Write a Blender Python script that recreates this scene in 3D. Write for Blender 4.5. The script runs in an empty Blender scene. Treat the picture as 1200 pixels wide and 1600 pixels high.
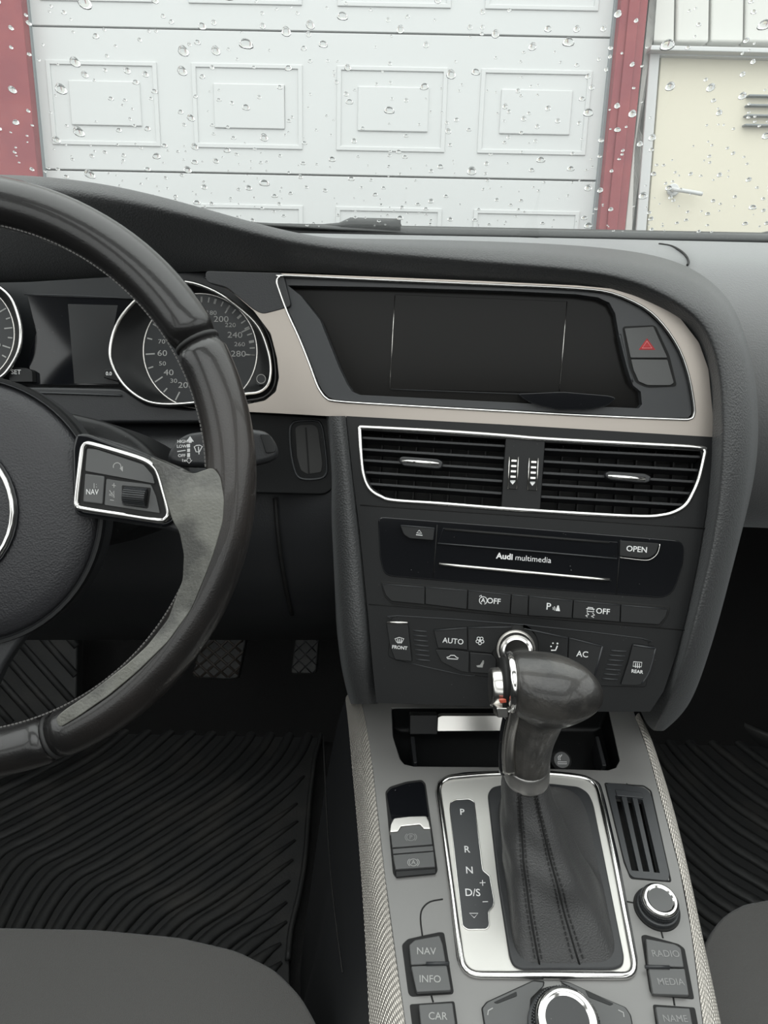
import bpy, bmesh, math, random
from mathutils import Vector as V, Matrix, noise
from mathutils.geometry import tessellate_polygon
random.seed(7)
sc = bpy.context.scene
COL = sc.collection
rad = math.radians

# ------------------------------------------------------------------ camera
F = 1155.0                      # focal length in pixels of the 1200x1600 frame
EYE = V((0, 0, .93))
PITCH, ROLL = rad(25), rad(1.1)
cf = V((0, math.cos(PITCH), -math.sin(PITCH)))
r0 = V((1, 0, 0)); u0 = V((0, math.sin(PITCH), math.cos(PITCH)))
cr = r0*math.cos(ROLL) + u0*math.sin(ROLL)
cu = u0*math.cos(ROLL) - r0*math.sin(ROLL)
cam = bpy.data.cameras.new('camera'); camo = bpy.data.objects.new('camera', cam); COL.objects.link(camo)
cam.sensor_fit = 'VERTICAL'; cam.sensor_height = 36; cam.sensor_width = 27; cam.lens = F/1600*36
cam.clip_start = .02; cam.clip_end = 200
m = Matrix((cr, cu, -cf)).transposed().to_4x4(); m.translation = EYE
camo.matrix_world = m
sc.camera = camo

# ------------------------------------------------------------------ sky, exposure
w = bpy.data.worlds.new('World'); sc.world = w; w.use_nodes = True
nt = w.node_tree; nt.nodes.clear()
wo = nt.nodes.new('ShaderNodeOutputWorld'); bg = nt.nodes.new('ShaderNodeBackground')
tc = nt.nodes.new('ShaderNodeTexCoord'); sx = nt.nodes.new('ShaderNodeSeparateXYZ')
mr = nt.nodes.new('ShaderNodeMapRange'); mr.inputs['From Min'].default_value = -.1; mr.inputs['From Max'].default_value = 1
mr.inputs['To Min'].default_value = .45; mr.inputs['To Max'].default_value = 1.15
nt.links.new(tc.outputs['Generated'], sx.inputs[0]); nt.links.new(sx.outputs['Z'], mr.inputs['Value'])
bg.inputs['Color'].default_value = (.97, 1, .985, 1)
nt.links.new(mr.outputs[0], bg.inputs['Strength']); nt.links.new(bg.outputs[0], wo.inputs[0])
sc.view_settings.view_transform = 'Standard'; sc.view_settings.look = 'None'
sc.view_settings.gamma = 1; sc.view_settings.use_curve_mapping = False
sc.view_settings.exposure = 1.45
sc.cycles.max_bounces = 14; sc.cycles.transparent_max_bounces = 24
sc.cycles.transmission_bounces = 8; sc.cycles.sample_clamp_indirect = 6

# ------------------------------------------------------------------ geometry helpers
def ray(x, y): return cf + cr*((x-600)/F) - cu*((y-800)/F)
def P(x, y, d): return EYE + ray(x, y)*d
def Pz(x, y, z): return P(x, y, (z-EYE.z)/ray(x, y).z)

class Fr:
    """a real plane in the car: origin, right, up, normal towards the viewer"""
    def __init__(s, o, n, x=None):
        s.o = V(o); s.N = V(n).normalized()
        if x is None: x = V((0, 0, 1)).cross(s.N)
        s.X = (V(x) - s.N*V(x).dot(s.N)).normalized(); s.Y = s.N.cross(s.X)
    def loc(s, x, y, h=0):
        k = ray(x, y); o = s.o + s.N*h
        p = EYE + k*((o-EYE).dot(s.N)/k.dot(s.N)) - s.o
        return V((p.dot(s.X), p.dot(s.Y)))
    def depth(s, x, y, h=0):
        k = ray(x, y); return (s.o + s.N*h - EYE).dot(s.N)/k.dot(s.N)
    def w(s, a, b, h=0): return s.o + s.X*a + s.Y*b + s.N*h
    def at(s, x, y, h=0):
        a = s.loc(x, y, h); return s.w(a.x, a.y, h)
def lean(a, l): return V((-math.sin(a)*math.cos(l), -math.cos(a)*math.cos(l), math.sin(l)))

WL = {}
def empty(name, loc, label, cat, group=None):
    o = bpy.data.objects.new(name, None); COL.objects.link(o); o.location = loc; o.empty_display_size = .02
    o['label'] = label; o['category'] = cat
    if group: o['group'] = group
    WL[o.name] = V(loc); return o
def tag(o, label, cat, group=None):
    o['label'] = label; o['category'] = cat
    if group: o['group'] = group
    return o
def M(name, vs, fs, mat, par=None, smooth=True, bev=0, seg=2, sub=0, kind=None, sharp=None, solid=0):
    L = WL[par.name] if par else sum((V(v) for v in vs), V())/len(vs)
    me = bpy.data.meshes.new(name); me.from_pydata([tuple(V(v)-L) for v in vs], [], fs); me.validate(); me.update()
    bm = bmesh.new(); bm.from_mesh(me); bmesh.ops.recalc_face_normals(bm, faces=bm.faces); bm.to_mesh(me); bm.free()
    o = bpy.data.objects.new(name, me); COL.objects.link(o)
    if par: o.parent = par
    else: o.location = L
    WL[o.name] = L
    me.materials.append(mat)
    if smooth: me.polygons.foreach_set('use_smooth', [True]*len(me.polygons))
    if sharp is not None: me.set_sharp_from_angle(angle=rad(sharp))
    if solid:
        k = o.modifiers.new('s', 'SOLIDIFY'); k.thickness = solid; k.offset = 0
    if bev:
        b = o.modifiers.new('b', 'BEVEL'); b.width = bev; b.segments = seg; b.limit_method = 'ANGLE'; b.angle_limit = rad(35); b.harden_normals = True
    if sub:
        b = o.modifiers.new('u', 'SUBSURF'); b.levels = sub; b.render_levels = sub
    if kind: o['kind'] = kind
    return o

def rnd(p, r, n=4):
    """round the corners of a closed 2D polygon"""
    if not r: return [V(q) for q in p]
    out = []; N = len(p)
    for i in range(N):
        a, b, c = V(p[i-1]), V(p[i]), V(p[(i+1) % N])
        rr = r[i] if isinstance(r, (list, tuple)) else r
        k = min(rr, (a-b).length*.45, (c-b).length*.45)
        if k < 1e-5: out.append(b); continue
        s = b + (a-b).normalized()*k; e = b + (c-b).normalized()*k
        for j in range(n+1):
            t = j/n; out.append(s*(1-t)**2 + b*(2*t*(1-t)) + e*t*t)
    return out
def smooth(p, n=4, closed=False):
    """Catmull-Rom through points"""
    p = [V(q) for q in p]; N = len(p); out = []
    for i in range(N if closed else N-1):
        g = lambda k: p[k % N] if closed else p[max(0, min(N-1, k))]
        a, b, c, d = g(i-1), g(i), g(i+1), g(i+2)
        for j in range(n):
            t = j/n
            out.append(.5*((2*b) + (c-a)*t + (2*a-5*b+4*c-d)*t*t + (3*b-3*c+d-a)*t**3))
    if not closed: out.append(p[-1])
    return out
def slab(name, fr, px, h0, h1, mat, par, r=0, bev=.0006, loc=False, n=4, seg=2, kind=None, holes=(), inset=0):
    """outline (pixels seen on plane h1) extruded from h0 to h1; holes likewise"""
    q = [V(a) for a in px] if loc else [fr.loc(a, b, h1) for a, b in px]
    q = rnd(q, r, n)
    hs = [list(h) if loc else [fr.loc(a, b, h1) for a, b in h] for h in holes]
    loops = [q] + hs
    vs = []; fs = []
    tri = tessellate_polygon([[V((a.x, a.y, 0)) for a in l] for l in loops]) if hs else None
    tot = sum(len(l) for l in loops)
    for h in (h1, h0):
        for l in loops: vs += [fr.w(a.x, a.y, h) for a in l]
    if tri:
        for t in tri: fs.append(tuple(t)); fs.append(tuple(i+tot for i in t))
    else:
        fs.append(tuple(range(len(q)))); fs.append(tuple(range(tot, tot+len(q))))
    o = 0
    for l in loops:
        k = len(l)
        for i in range(k):
            j = (i+1) % k; fs.append((o+i, o+j, o+j+tot, o+i+tot))
        o += k
    return M(name, vs, fs, mat, par, smooth=bool(bev), bev=bev, seg=seg, kind=kind)
def sweep(name, pts, r, mat, par, closed=False, ns=8, up=None, r2=None, kind=None, bump=None):
    """tube along 3D points; r across, r2 along 'up'; radii may be lists"""
    v, f = tubegeo(pts, r, closed, ns, up, r2)
    return M(name, v, f, mat, par, kind=kind)
def tubegeo(pts, r, closed=False, ns=8, up=None, r2=None):
    pts = [V(p) for p in pts]; N = len(pts); vs = []; fs = []; u = None
    for i, p in enumerate(pts):
        a = pts[i-1] if (i or closed) else p; b = pts[(i+1) % N] if (i < N-1 or closed) else p
        t = (b-a).normalized()
        if up is not None: n = V(up)
        else: n = u if u is not None else (V((0, 0, 1)) if abs(t.z) < .9 else V((1, 0, 0)))
        n = (n - t*n.dot(t)).normalized(); u = n; s = t.cross(n)
        ra = r[i] if isinstance(r, (list, tuple)) else r
        rb = ra if r2 is None else (r2[i] if isinstance(r2, (list, tuple)) else r2)
        for k in range(ns):
            c = 2*math.pi*k/ns; vs.append(p + s*(ra*math.cos(c)) + n*(rb*math.sin(c)))
    for i in range(N if closed else N-1):
        j = (i+1) % N
        for k in range(ns):
            l = (k+1) % ns; fs.append((i*ns+k, i*ns+l, j*ns+l, j*ns+k))
    if not closed:
        fs.append(tuple(range(ns))); fs.append(tuple((N-1)*ns+k for k in range(ns)))
    return vs, fs
def trim(name, fr, px, wid, hgt, h, mat, par, closed=False, n=3, ns=8, r=0):
    """moulding along a pixel path lying on the plane"""
    q = [fr.loc(a, b, h) for a, b in px]; q = rnd(q, r, 6) if r else smooth(q, n, closed)
    return sweep(name, [fr.w(a.x, a.y, h) for a in q], wid/2, mat, par, closed, ns, fr.N, hgt)
def merge(parts):
    vs = []; fs = []
    for v, f in parts:
        o = len(vs); vs += v; fs += [tuple(i+o for i in g) for g in f]
    return vs, fs
def ink(name, fr, lines, wpx, h, mat, par, fills=()):
    """printed symbol: flat strokes (pixels) a hair proud of the surface"""
    parts = []
    for l in lines:
        q = [fr.loc(a, b, h) for a, b in l]; hw = wpx*fr.depth(*l[0], h)/F/2
        cl = len(q) > 2 and (q[0]-q[-1]).length < 1e-6
        L = []; R = []
        for i, p in enumerate(q):
            a = q[i-1] if i else (q[-2] if cl else p); b = q[i+1] if i < len(q)-1 else (q[1] if cl else p)
            t = (b-a).normalized(); nn = V((-t.y, t.x))*hw
            L.append(p+nn); R.append(p-nn)
        v = [fr.w(a.x, a.y, h) for a in L+R]; k = len(q)
        parts.append((v, [(i, i+1, k+i+1, k+i) for i in range(k-1)]))
    for l in fills:
        q = [fr.loc(a, b, h) for a, b in l]
        parts.append(([fr.w(a.x, a.y, h) for a in q], [tuple(range(len(q)))]))
    v, f = merge(parts)
    return M(name, v, f, mat, par, smooth=False)
def circ(x, y, r, a0=0, a1=360, n=14, ry=None):
    ry = ry or r
    return [(x+r*math.cos(rad(a0+(a1-a0)*i/n)), y-ry*math.sin(rad(a0+(a1-a0)*i/n))) for i in range(n+1)]
def text(name, fr, s, x, y, hpx, h, mat, par, bold=0, sx=1, rot=0):
    c = bpy.data.curves.new(name, 'FONT'); c.body = s; c.align_x = 'CENTER'; c.align_y = 'CENTER'
    c.size = hpx*fr.depth(x, y, h)/F/.70; c.offset = bold*c.size; c.resolution_u = 3; c.extrude = .00004
    t = bpy.data.objects.new(name, c); me = bpy.data.meshes.new_from_object(t); bpy.data.objects.remove(t); bpy.data.curves.remove(c)
    me.name = name; me.materials.clear(); me.materials.append(mat)
    o = bpy.data.objects.new(name, me); COL.objects.link(o)
    X = fr.X*math.cos(rot)+fr.Y*math.sin(rot); Y = fr.N.cross(X)
    mm = Matrix((X*sx, Y, fr.N)).transposed().to_4x4(); mm.translation = fr.at(x, y, h) - WL[par.name]
    o.parent = par; o.matrix_local = mm; WL[o.name] = WL[par.name]
    return o
def grid(name, rows, mat, par, sub=2, close=False, kind=None, solid=0):
    vs = [V(p) for r in rows for p in r]; n = len(rows[0]); fs = []
    for i in range(len(rows)-1):
        for j in range(n if close else n-1):
            k = (j+1) % n; fs.append((i*n+j, i*n+k, (i+1)*n+k, (i+1)*n+j))
    return M(name, vs, fs, mat, par, sub=sub, kind=kind, solid=solid)
def uvgrid(o, rows):
    """metric UVs for a grid: across by row, along by column"""
    n = len(rows[0]); uv = []; cu_ = [0]*n
    for i, r in enumerate(rows):
        s = 0
        for j in range(n):
            if j: s += (V(r[j])-V(r[j-1])).length
            if i: cu_[j] += (V(r[j])-V(rows[i-1][j])).length
            uv.append((cu_[j], s))
    l = o.data.uv_layers.new(name='UVMap')
    for lp in o.data.loops: l.data[lp.index].uv = uv[lp.vertex_index]
def loft(name, rings, mat, par, sub=1, cap=True):
    n = len(rings[0]); vs = [V(p) for r in rings for p in r]; fs = []
    for i in range(len(rings)-1):
        for j in range(n):
            k = (j+1) % n; fs.append((i*n+j, i*n+k, (i+1)*n+k, (i+1)*n+j))
    if cap: fs.append(tuple(range(n))); fs.append(tuple((len(rings)-1)*n+j for j in range(n)))
    return M(name, vs, fs, mat, par, sub=sub)
def lathe(name, c, ax, prof, mat, par, n=40, sharp=35, x=None):
    """profile of (radius, height) about an axis"""
    ax = V(ax).normalized(); x = V(x) if x else (V((1, 0, 0)) if abs(ax.x) < .9 else V((0, 1, 0)))
    x = (x - ax*x.dot(ax)).normalized(); y = ax.cross(x); vs = []; fs = []
    for r, h in prof:
        for k in range(n):
            a = 2*math.pi*k/n; vs.append(V(c) + ax*h + x*(r*math.cos(a)) + y*(r*math.sin(a)))
    for i in range(len(prof)-1):
        for k in range(n):
            l = (k+1) % n; fs.append((i*n+k, i*n+l, (i+1)*n+l, (i+1)*n+k))
    if prof[0][0] > 1e-5: fs.append(tuple(range(n)))
    if prof[-1][0] > 1e-5: fs.append(tuple((len(prof)-1)*n+k for k in range(n)))
    return M(name, vs, fs, mat, par, sharp=sharp)
def boxgeo(c, x, y, z):
    c, x, y, z = V(c), V(x), V(y), V(z)
    vs = [c + x*a + y*b + z*d for a in (-1, 1) for b in (-1, 1) for d in (-1, 1)]
    return vs, [(0, 1, 3, 2), (4, 6, 7, 5), (0, 4, 5, 1), (2, 3, 7, 6), (0, 2, 6, 4), (1, 5, 7, 3)]
def box(name, lo, hi, mat, par=None, bev=0, kind=None):
    lo, hi = V(lo), V(hi); c = (lo+hi)/2; d = (hi-lo)/2
    v, f = boxgeo(c, (d.x, 0, 0), (0, d.y, 0), (0, 0, d.z))
    return M(name, v, f, mat, par, smooth=bool(bev), bev=bev, kind=kind)
def struct(o): o['kind'] = 'structure'; return o

# ------------------------------------------------------------------ materials
def mat(name, col, rough=.5, metal=0, spec=.5, grain=None, sheen=0, coat=0, spots=None, knurl=None, var=None, srough=.5, brushed=0):
    m = bpy.data.materials.new(name); m.use_nodes = True; t = m.node_tree; b = t.nodes['Principled BSDF']
    I = b.inputs; I['Base Color'].default_value = (*col, 1); I['Roughness'].default_value = rough; I['Metallic'].default_value = metal
    I['Specular IOR Level'].default_value = spec
    if sheen: I['Sheen Weight'].default_value = sheen; I['Sheen Roughness'].default_value = srough; I['Sheen Tint'].default_value = (.9, .93, .95, 1)
    if coat: I['Coat Weight'].default_value = coat; I['Coat Roughness'].default_value = .05
    N = t.nodes.new; L = t.links.new; tcn = N('ShaderNodeTexCoord')
    if grain:                                   # leather or plastic grain: scale, distance, kind
        g = N('ShaderNodeTexVoronoi' if len(grain) > 2 else 'ShaderNodeTexNoise'); g.inputs['Scale'].default_value = grain[0]
        L(tcn.outputs['Object'], g.inputs['Vector']); bp = N('ShaderNodeBump'); bp.inputs['Strength'].default_value = .6; bp.inputs['Distance'].default_value = grain[1]
        L(g.outputs[0], bp.inputs['Height']); L(bp.outputs[0], I['Normal'])
    if knurl:                                   # diamond embossing
        mp = []
        for a in (35, -35):
            wv = N('ShaderNodeTexWave'); wv.inputs['Scale'].default_value = knurl[0]; wv.wave_profile = 'SIN'
            vr = N('ShaderNodeVectorRotate'); vr.rotation_type = 'Z_AXIS'; vr.inputs['Angle'].default_value = rad(a)
            L(tcn.outputs['UV'], vr.inputs['Vector']); L(vr.outputs[0], wv.inputs['Vector']); mp.append(wv)
        ad = N('ShaderNodeMath'); ad.operation = 'ADD'; L(mp[0].outputs['Fac'], ad.inputs[0]); L(mp[1].outputs['Fac'], ad.inputs[1])
        bp = N('ShaderNodeBump'); bp.inputs['Strength'].default_value = 1; bp.inputs['Distance'].default_value = knurl[1]
        L(ad.outputs[0], bp.inputs['Height']); L(bp.outputs[0], I['Normal'])
    if var:                                     # patchy wear: scale, second colour, lo, hi, second roughness
        g = N('ShaderNodeTexNoise'); g.inputs['Scale'].default_value = var[0]; g.inputs['Detail'].default_value = 5
        L(tcn.outputs['Object'], g.inputs['Vector'])
        mr = N('ShaderNodeMapRange'); mr.inputs['From Min'].default_value = var[2]; mr.inputs['From Max'].default_value = var[3]
        L(g.outputs[0], mr.inputs['Value'])
        mx = N('ShaderNodeMix'); mx.data_type = 'RGBA'; mx.inputs['A'].default_value = (*col, 1); mx.inputs['B'].default_value = (*var[1], 1)
        L(mr.outputs[0], mx.inputs['Factor']); L(mx.outputs['Result'], I['Base Color'])
        if len(var) > 4:
            m2 = N('ShaderNodeMapRange'); m2.inputs['To Min'].default_value = rough; m2.inputs['To Max'].default_value = var[4]
            L(mr.outputs[0], m2.inputs['Value']); L(m2.outputs[0], I['Roughness'])
    if spots:                                   # dust specks
        g = N('ShaderNodeTexVoronoi'); g.inputs['Scale'].default_value = spots[0]; L(tcn.outputs['Object'], g.inputs['Vector'])
        g2 = N('ShaderNodeTexNoise'); g2.inputs['Scale'].default_value = spots[0]*.35; L(tcn.outputs['Object'], g2.inputs['Vector'])
        lt = N('ShaderNodeMath'); lt.operation = 'LESS_THAN'; L(g.outputs['Distance'], lt.inputs[0])
        ml = N('ShaderNodeMath'); ml.operation = 'MULTIPLY_ADD'; ml.inputs[1].default_value = spots[1]; ml.inputs[2].default_value = -spots[1]*.52
        L(g2.outputs[0], ml.inputs[0]); L(ml.outputs[0], lt.inputs[1])
        mx = N('ShaderNodeMix'); mx.data_type = 'RGBA'; mx.inputs['A'].default_value = (*col, 1); mx.inputs['B'].default_value = (.22, .22, .21, 1)
        L(lt.outputs[0], mx.inputs['Factor']); L(mx.outputs['Result'], I['Base Color'])
    return m
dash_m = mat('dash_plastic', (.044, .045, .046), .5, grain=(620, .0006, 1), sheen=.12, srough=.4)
dashlit_m = mat('dash_plastic_lit', (.10, .101, .102), .45, grain=(620, .0003, 1), sheen=.5, srough=.4)  # same plastic as the hood, colour lightened for the light on top
matte_m = mat('black_plastic', (.022, .023, .025), .42, grain=(900, .0002))
panel_m = mat('soft_black_panel', (.009, .0095, .010), .38, spec=.25, spots=(500, .5))
gloss_m = mat('piano_black', (.006, .0065, .008), .07, spots=(420, .6))
screen_m = mat('screen_glass', (.010, .0095, .009), .16, spec=.13)
bezel_m = mat('grey_bezel', (.035, .037, .04), .36, spots=(420, .4))
chrome_m = mat('chrome', (.82, .81, .79), .14, 1)
collar_m = mat('dark_satin', (.42, .41, .40), .36, .9)
satin_m = mat('satin_chrome', (.72, .70, .67), .24, 1)
alu_m = mat('brushed_aluminium', (.47, .425, .385), .42, 1, grain=(60, .0001))
knurl_m = mat('embossed_aluminium', (.80, .755, .69), .36, .5, knurl=(125, .0007))
gateplate_m = mat('gate_aluminium', (.62, .61, .58), .42, .45)
console_m = mat('console_plastic', (.20, .197, .191), .36, spots=(500, .3))
button_m = mat('button_plastic', (.085, .086, .086), .42)
darkbtn_m = mat('dark_button', (.012, .0125, .013), .36, spec=.3, spots=(600, .4))
gap_m = mat('dark_gap', (.004, .004, .004), .7)
rubber_m = mat('rubber', (.028, .029, .029), .5, grain=(300, .0006), var=(14, (.05, .048, .044), .5, .75))
carpet_m = mat('carpet', (.012, .012, .012), .95, grain=(900, .002))
leather_m = mat('rim_leather', (.012, .0115, .0115), .27, grain=(900, .0002), coat=.3, var=(9, (.024, .020, .018), .45, .7, .36))
worn_lit_m = mat('worn_lit_leather', (.05, .05, .045), .32, grain=(600, .0006), coat=.4, var=(38, (.15, .15, .132), .38, .60, .42))
bootlea_m = mat('boot_leather', (.05, .05, .0505), .4, grain=(900, .0003, 1))
knoblea_m = mat('knob_leather', (.026, .025, .024), .34, coat=.35, grain=(500, .0004), var=(55, (.055, .052, .048), .42, .6, .3))
thread_m = mat('thread', (.02, .02, .02), .6)
paleth_m = mat('grey_thread', (.16, .155, .15), .7)
fabric_m = mat('seat_fabric', (.082, .079, .076), .85, grain=(1400, .0012), sheen=.25)
pad_m = mat('airbag_plastic', (.028, .028, .031), .45, grain=(800, .0004, 1))
dial_m = mat('dial_face', (.012, .014, .016), .35)
white_ink = mat('white_print', (.75, .75, .75), .5)
grey_ink = mat('grey_print', (.34, .34, .33), .5)
dim_ink = mat('dim_print', (.22, .22, .217), .5)
red_ink = mat('red_print', (.5, .025, .03), .4)
white_m = mat('white_paint', (.57, .58, .58), .45)
wall_m = mat('white_boards', (.62, .62, .59), .6)
cream_m = mat('cream_paint', (.66, .62, .51), .5)
red_m = mat('red_paint', (.22, .03, .042), .5, var=(8, (.27, .045, .05), .4, .7))
seal_m = mat('grey_seal', (.22, .24, .25), .6)
asphalt_m = mat('asphalt', (.05, .05, .05), .5, grain=(60, .004))
liner_m = mat('headliner', (.55, .54, .51), .9)
frit_m = mat('black_frit', (.01, .012, .012), .3)
def glassmat(name, haze):
    m = bpy.data.materials.new(name); m.use_nodes = True; t = m.node_tree; t.nodes.clear(); N = t.nodes.new; L = t.links.new
    o = N('ShaderNodeOutputMaterial'); tr = N('ShaderNodeBsdfTransparent'); tr.inputs[0].default_value = (.96, .975, .965, 1)
    gl = N('ShaderNodeBsdfGlossy'); gl.inputs['Roughness'].default_value = .02; fr = N('ShaderNodeFresnel'); fr.inputs['IOR'].default_value = 1.45
    mx = N('ShaderNodeMixShader'); L(fr.outputs[0], mx.inputs[0]); L(tr.outputs[0], mx.inputs[1]); L(gl.outputs[0], mx.inputs[2])
    tl = N('ShaderNodeBsdfTranslucent'); tl.inputs[0].default_value = (.9, .93, .92, 1); m2 = N('ShaderNodeMixShader'); m2.inputs[0].default_value = haze
    L(mx.outputs[0], m2.inputs[1]); L(tl.outputs[0], m2.inputs[2]); L(m2.outputs[0], o.inputs[0]); return m
glass_m = glassmat('windshield_glass', .04)
water_m = bpy.data.materials.new('water'); water_m.use_nodes = True
_b = water_m.node_tree.nodes['Principled BSDF'].inputs; _b['Transmission Weight'].default_value = 1; _b['IOR'].default_value = 1.33; _b['Roughness'].default_value = .0; _b['Base Color'].default_value = (.97, .98, .98, 1)
# ------------------------------------------------------------------ the planes things are built on
AZ = rad(8)
S = Fr(P(830, 850, .60), lean(AZ, rad(25)))                 # centre stack, turned towards the driver
D = Fr(S.at(800, 655), lean(AZ, rad(18)))                   # display fascia
G = Fr(P(850, 1370, .57), V((0, -math.sin(rad(8.4)), math.cos(rad(8.4)))), (1, 0, 0))   # console top
W = Fr(P(-72, 745, .459), lean(0, rad(25)), (1, 0, 0))      # steering wheel
C = Fr(P(290, 540, .67), lean(0, rad(22)), (1, 0, 0))       # instruments
TG = rad(9)
O = Fr((0, 3.45, .93), V((0, -math.cos(TG), math.sin(TG))), (1, 0, 0))   # garage front, the drive slopes

# ------------------------------------------------------------------ garage front
def oslab(name, px, h0, h1, m, par=None, bev=.004, **k): return slab(name, O, px, h0, h1, m, par, bev=bev, **k)
LX = lambda y: 42 + y*.0955     # door edges
RX = lambda y: 962 - y*.1
def hl(y0, x): return y0 + (x-42)*.0205
wall = oslab('wall_front', [(-900, -1600), (2000, -1600), (2000, 620), (-900, 560)], -.30, -.12, wall_m, bev=0); struct(wall)
gd = empty('garage_door', O.at(500, 350, -.05), 'white sectional garage door with raised cassette panels between red posts', 'garage door')
secs = [(-420, -196), (-192, 39), (41.5, 263), (265.5, 470), (475, 660)]
for a, b in secs:
    s = oslab('door_section', [(LX(a)+1, hl(a, LX(a))), (RX(a)-1, hl(a, RX(a))), (RX(b)-1, hl(b, RX(b))), (LX(b)+1, hl(b, LX(b)))], -.09, -.05, white_m, gd, bev=.003)
    if a > 300: continue
    sc_ = (b-a)/220.5
    for i in range(4):
        def q(x, y):   # cassette coordinates of the middle section carried to the others
            yy = a + (y-41.5)*sc_; xx = 493 + (x-493)*(4816-yy)/(4816-150); return xx, yy + (x-42)*.0205
        x0 = 75 + 225.5*i - (i > 2)*2; x1 = x0 + 172
        for nm, (u0_, u1_, v0, v1), pr in (('panel_frame', (x0, x1, 92, 224), 6), ('raised_panel', (x0+33, x1-28, 123, 193), 7)):
            if nm == 'panel_frame':
                oslab(nm, [q(u0_, v0), q(u1_, v0), q(u1_, v1), q(u0_, v1)], -.052, -.044, white_m, s, bev=.003,
                      holes=[[q(u0_+7, v0+7), q(u1_-7, v0+7), q(u1_-7, v1-7), q(u0_+7, v1-7)]])
            else:
                oslab(nm, [q(u0_, v0), q(u1_, v0), q(u1_, v1), q(u0_, v1)], -.052, -.043, white_m, s, bev=.005)
for k, (fx, s0, s1) in enumerate(((LX, -9, 1), (RX, -1, 7))):
    oslab('edge_seal', [(fx(-420)+s0, -420), (fx(-420)+s1, -420), (fx(660)+s1, 660), (fx(660)+s0, 660)], -.08, -.03, seal_m, gd)
struct(oslab('trim_1', [(LX(-400)-62, -400), (LX(-400)-9, -400), (LX(640)-9, 640), (LX(640)-75, 640)], -.12, .02, red_m))
t2 = struct(oslab('trim_2', [(RX(-400)+8, -400), (RX(-400)+52, -400), (RX(640)+50, 640), (RX(640)+10, 640)], -.12, .02, red_m))
oslab('post_face', [(RX(-400)+22, -400), (RX(-400)+40, -400), (RX(640)+38, 640), (RX(640)+22, 640)], .02, .03, red_m, t2)
lt = struct(oslab('trim_3', [(1018, 70), (1420, 80), (1420, 88), (1016, 78)], -.12, .0, white_m))
for i in range(8):           # upright boards over the side door
    x = 1010 + i*54
    b = oslab('board', [(x+1, -400), (x+52, -400), (x+44, 66), (x-7, 65)], -.12, -.06+.004*(i % 2), wall_m, wall, bev=.01)
oslab('board', [(1013, -400), (1013, 20), (980, 640), (RX(640)+50, 640), (RX(-400)+52, -400)], -.12, -.055, wall_m, wall, bev=.004)
dr = oslab('door_1', [(1033, 86), (1330, 94), (1330, 640), (990, 640)], -.14, -.075, cream_m); struct(dr)
fr_ = oslab('door_frame', [(1016, 78), (1032, 78), (988, 640), (972, 640)], -.12, -.045, white_m, dr)
oslab('frame_head', [(1016, 78), (1340, 86), (1340, 95), (1016, 86)], -.12, -.045, white_m, dr)
lathe('handle_rose', O.at(1051, 297, -.075), O.N, [(0, .012), (.022, .012), (.026, .008), (.026, 0)], white_m, dr, n=24)
sweep('door_handle', smooth([O.at(1051, 297, -.075), O.at(1053, 296, -.03), O.at(1068, 298, -.022), O.at(1097, 303, -.022)], 5), .009, white_m, dr, ns=10)
for y in (149, 164, 180, 195):
    oslab('louvre_slat', [(1171-(y-149)*.13, y-2), (1290, y), (1290, y+3), (1170-(y-149)*.13, y+1)], -.078, -.045, seal_m, dr, bev=.002)
gr = box('ground', (-14, -10, -.42), (14, 12, -.40), asphalt_m); struct(gr)

# ------------------------------------------------------------------ car shell: what shades and lights the cabin
WB = V((0, 1.13, .838)); WS = V((0, -.876, .482)).normalized()     # base and up-slope of the windshield
WN = V((1, 0, 0)).cross(WS); WN = WN if WN.z > 0 else -WN
XS = Fr(WB, WN, (1, 0, 0))
gl = M('window_1', [V((x, 0, 0)) + WB + WS*s for s, x in ((0, -.95), (0, .95), (1.0, .72), (1.0, -.72))], [(0, 1, 2, 3)], glass_m, None, smooth=False); struct(gl)
gl['label'] = 'rain-spotted windshield seen from inside the car'
roofy = (WB + WS*1.0)
def quad(name, pts, m, sol=.02, par=None): return struct(M(name, pts, [tuple(range(len(pts)))], m, par, smooth=False, solid=sol))
ry, rz = roofy.y, roofy.z
SR = (-.50, .50, .08, -.80)                                       # unseen roof opening, added and enlarged for light on the console
quad('ceiling', [(-.72, ry, rz), (.72, ry, rz), (.72, SR[2], rz+.02), (-.72, SR[2], rz+.02)], liner_m)
quad('ceiling_rear', [(-.72, SR[3], rz), (.72, SR[3], rz), (.66, -1.5, rz-.04), (-.66, -1.5, rz-.04)], liner_m)
for s, n in ((-1, 'left'), (1, 'right')):
    quad('ceiling_'+n, [(s*.72, SR[2], rz+.02), (s*.50, SR[2], rz+.02), (s*.50, SR[3], rz), (s*.72, SR[3], rz)], liner_m)
    quad('wall_'+n, [(s*.80, 1.3, -.02), (s*.80, 1.3, .84), (s*.80, .6, .86), (s*.80, -1.7, .88), (s*.80, -1.7, -.02)], dash_m)
    st = M('trim_%d' % (6+(s > 0)), *tubegeo([V((s*.90, 1.1, .84)), V((s*.76, .6, 1.13)), V((s*.71, ry, rz)), V((s*.69, -.7, rz)), V((s*.76, -1.6, .9))], .035, ns=8), liner_m, None); struct(st)
    st = M('trim_%d' % (8+(s > 0)), *tubegeo([V((s*.70, -.45, rz)), V((s*.79, -.42, .85))], .06, ns=8), liner_m, None); struct(st)
quad('wall_rear', [(-.8, -1.7, -.02), (.8, -1.7, -.02), (.8, -1.7, .88), (-.8, -1.7, .88)], dash_m)
quad('wall_firewall', [(-.8, 1.34, -.02), (.8, 1.34, -.02), (.8, 1.30, .83), (-.8, 1.30, .83)], carpet_m)
fl = struct(box('floor', (-.8, -1.7, -.03), (.8, 1.34, 0), carpet_m))
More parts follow.
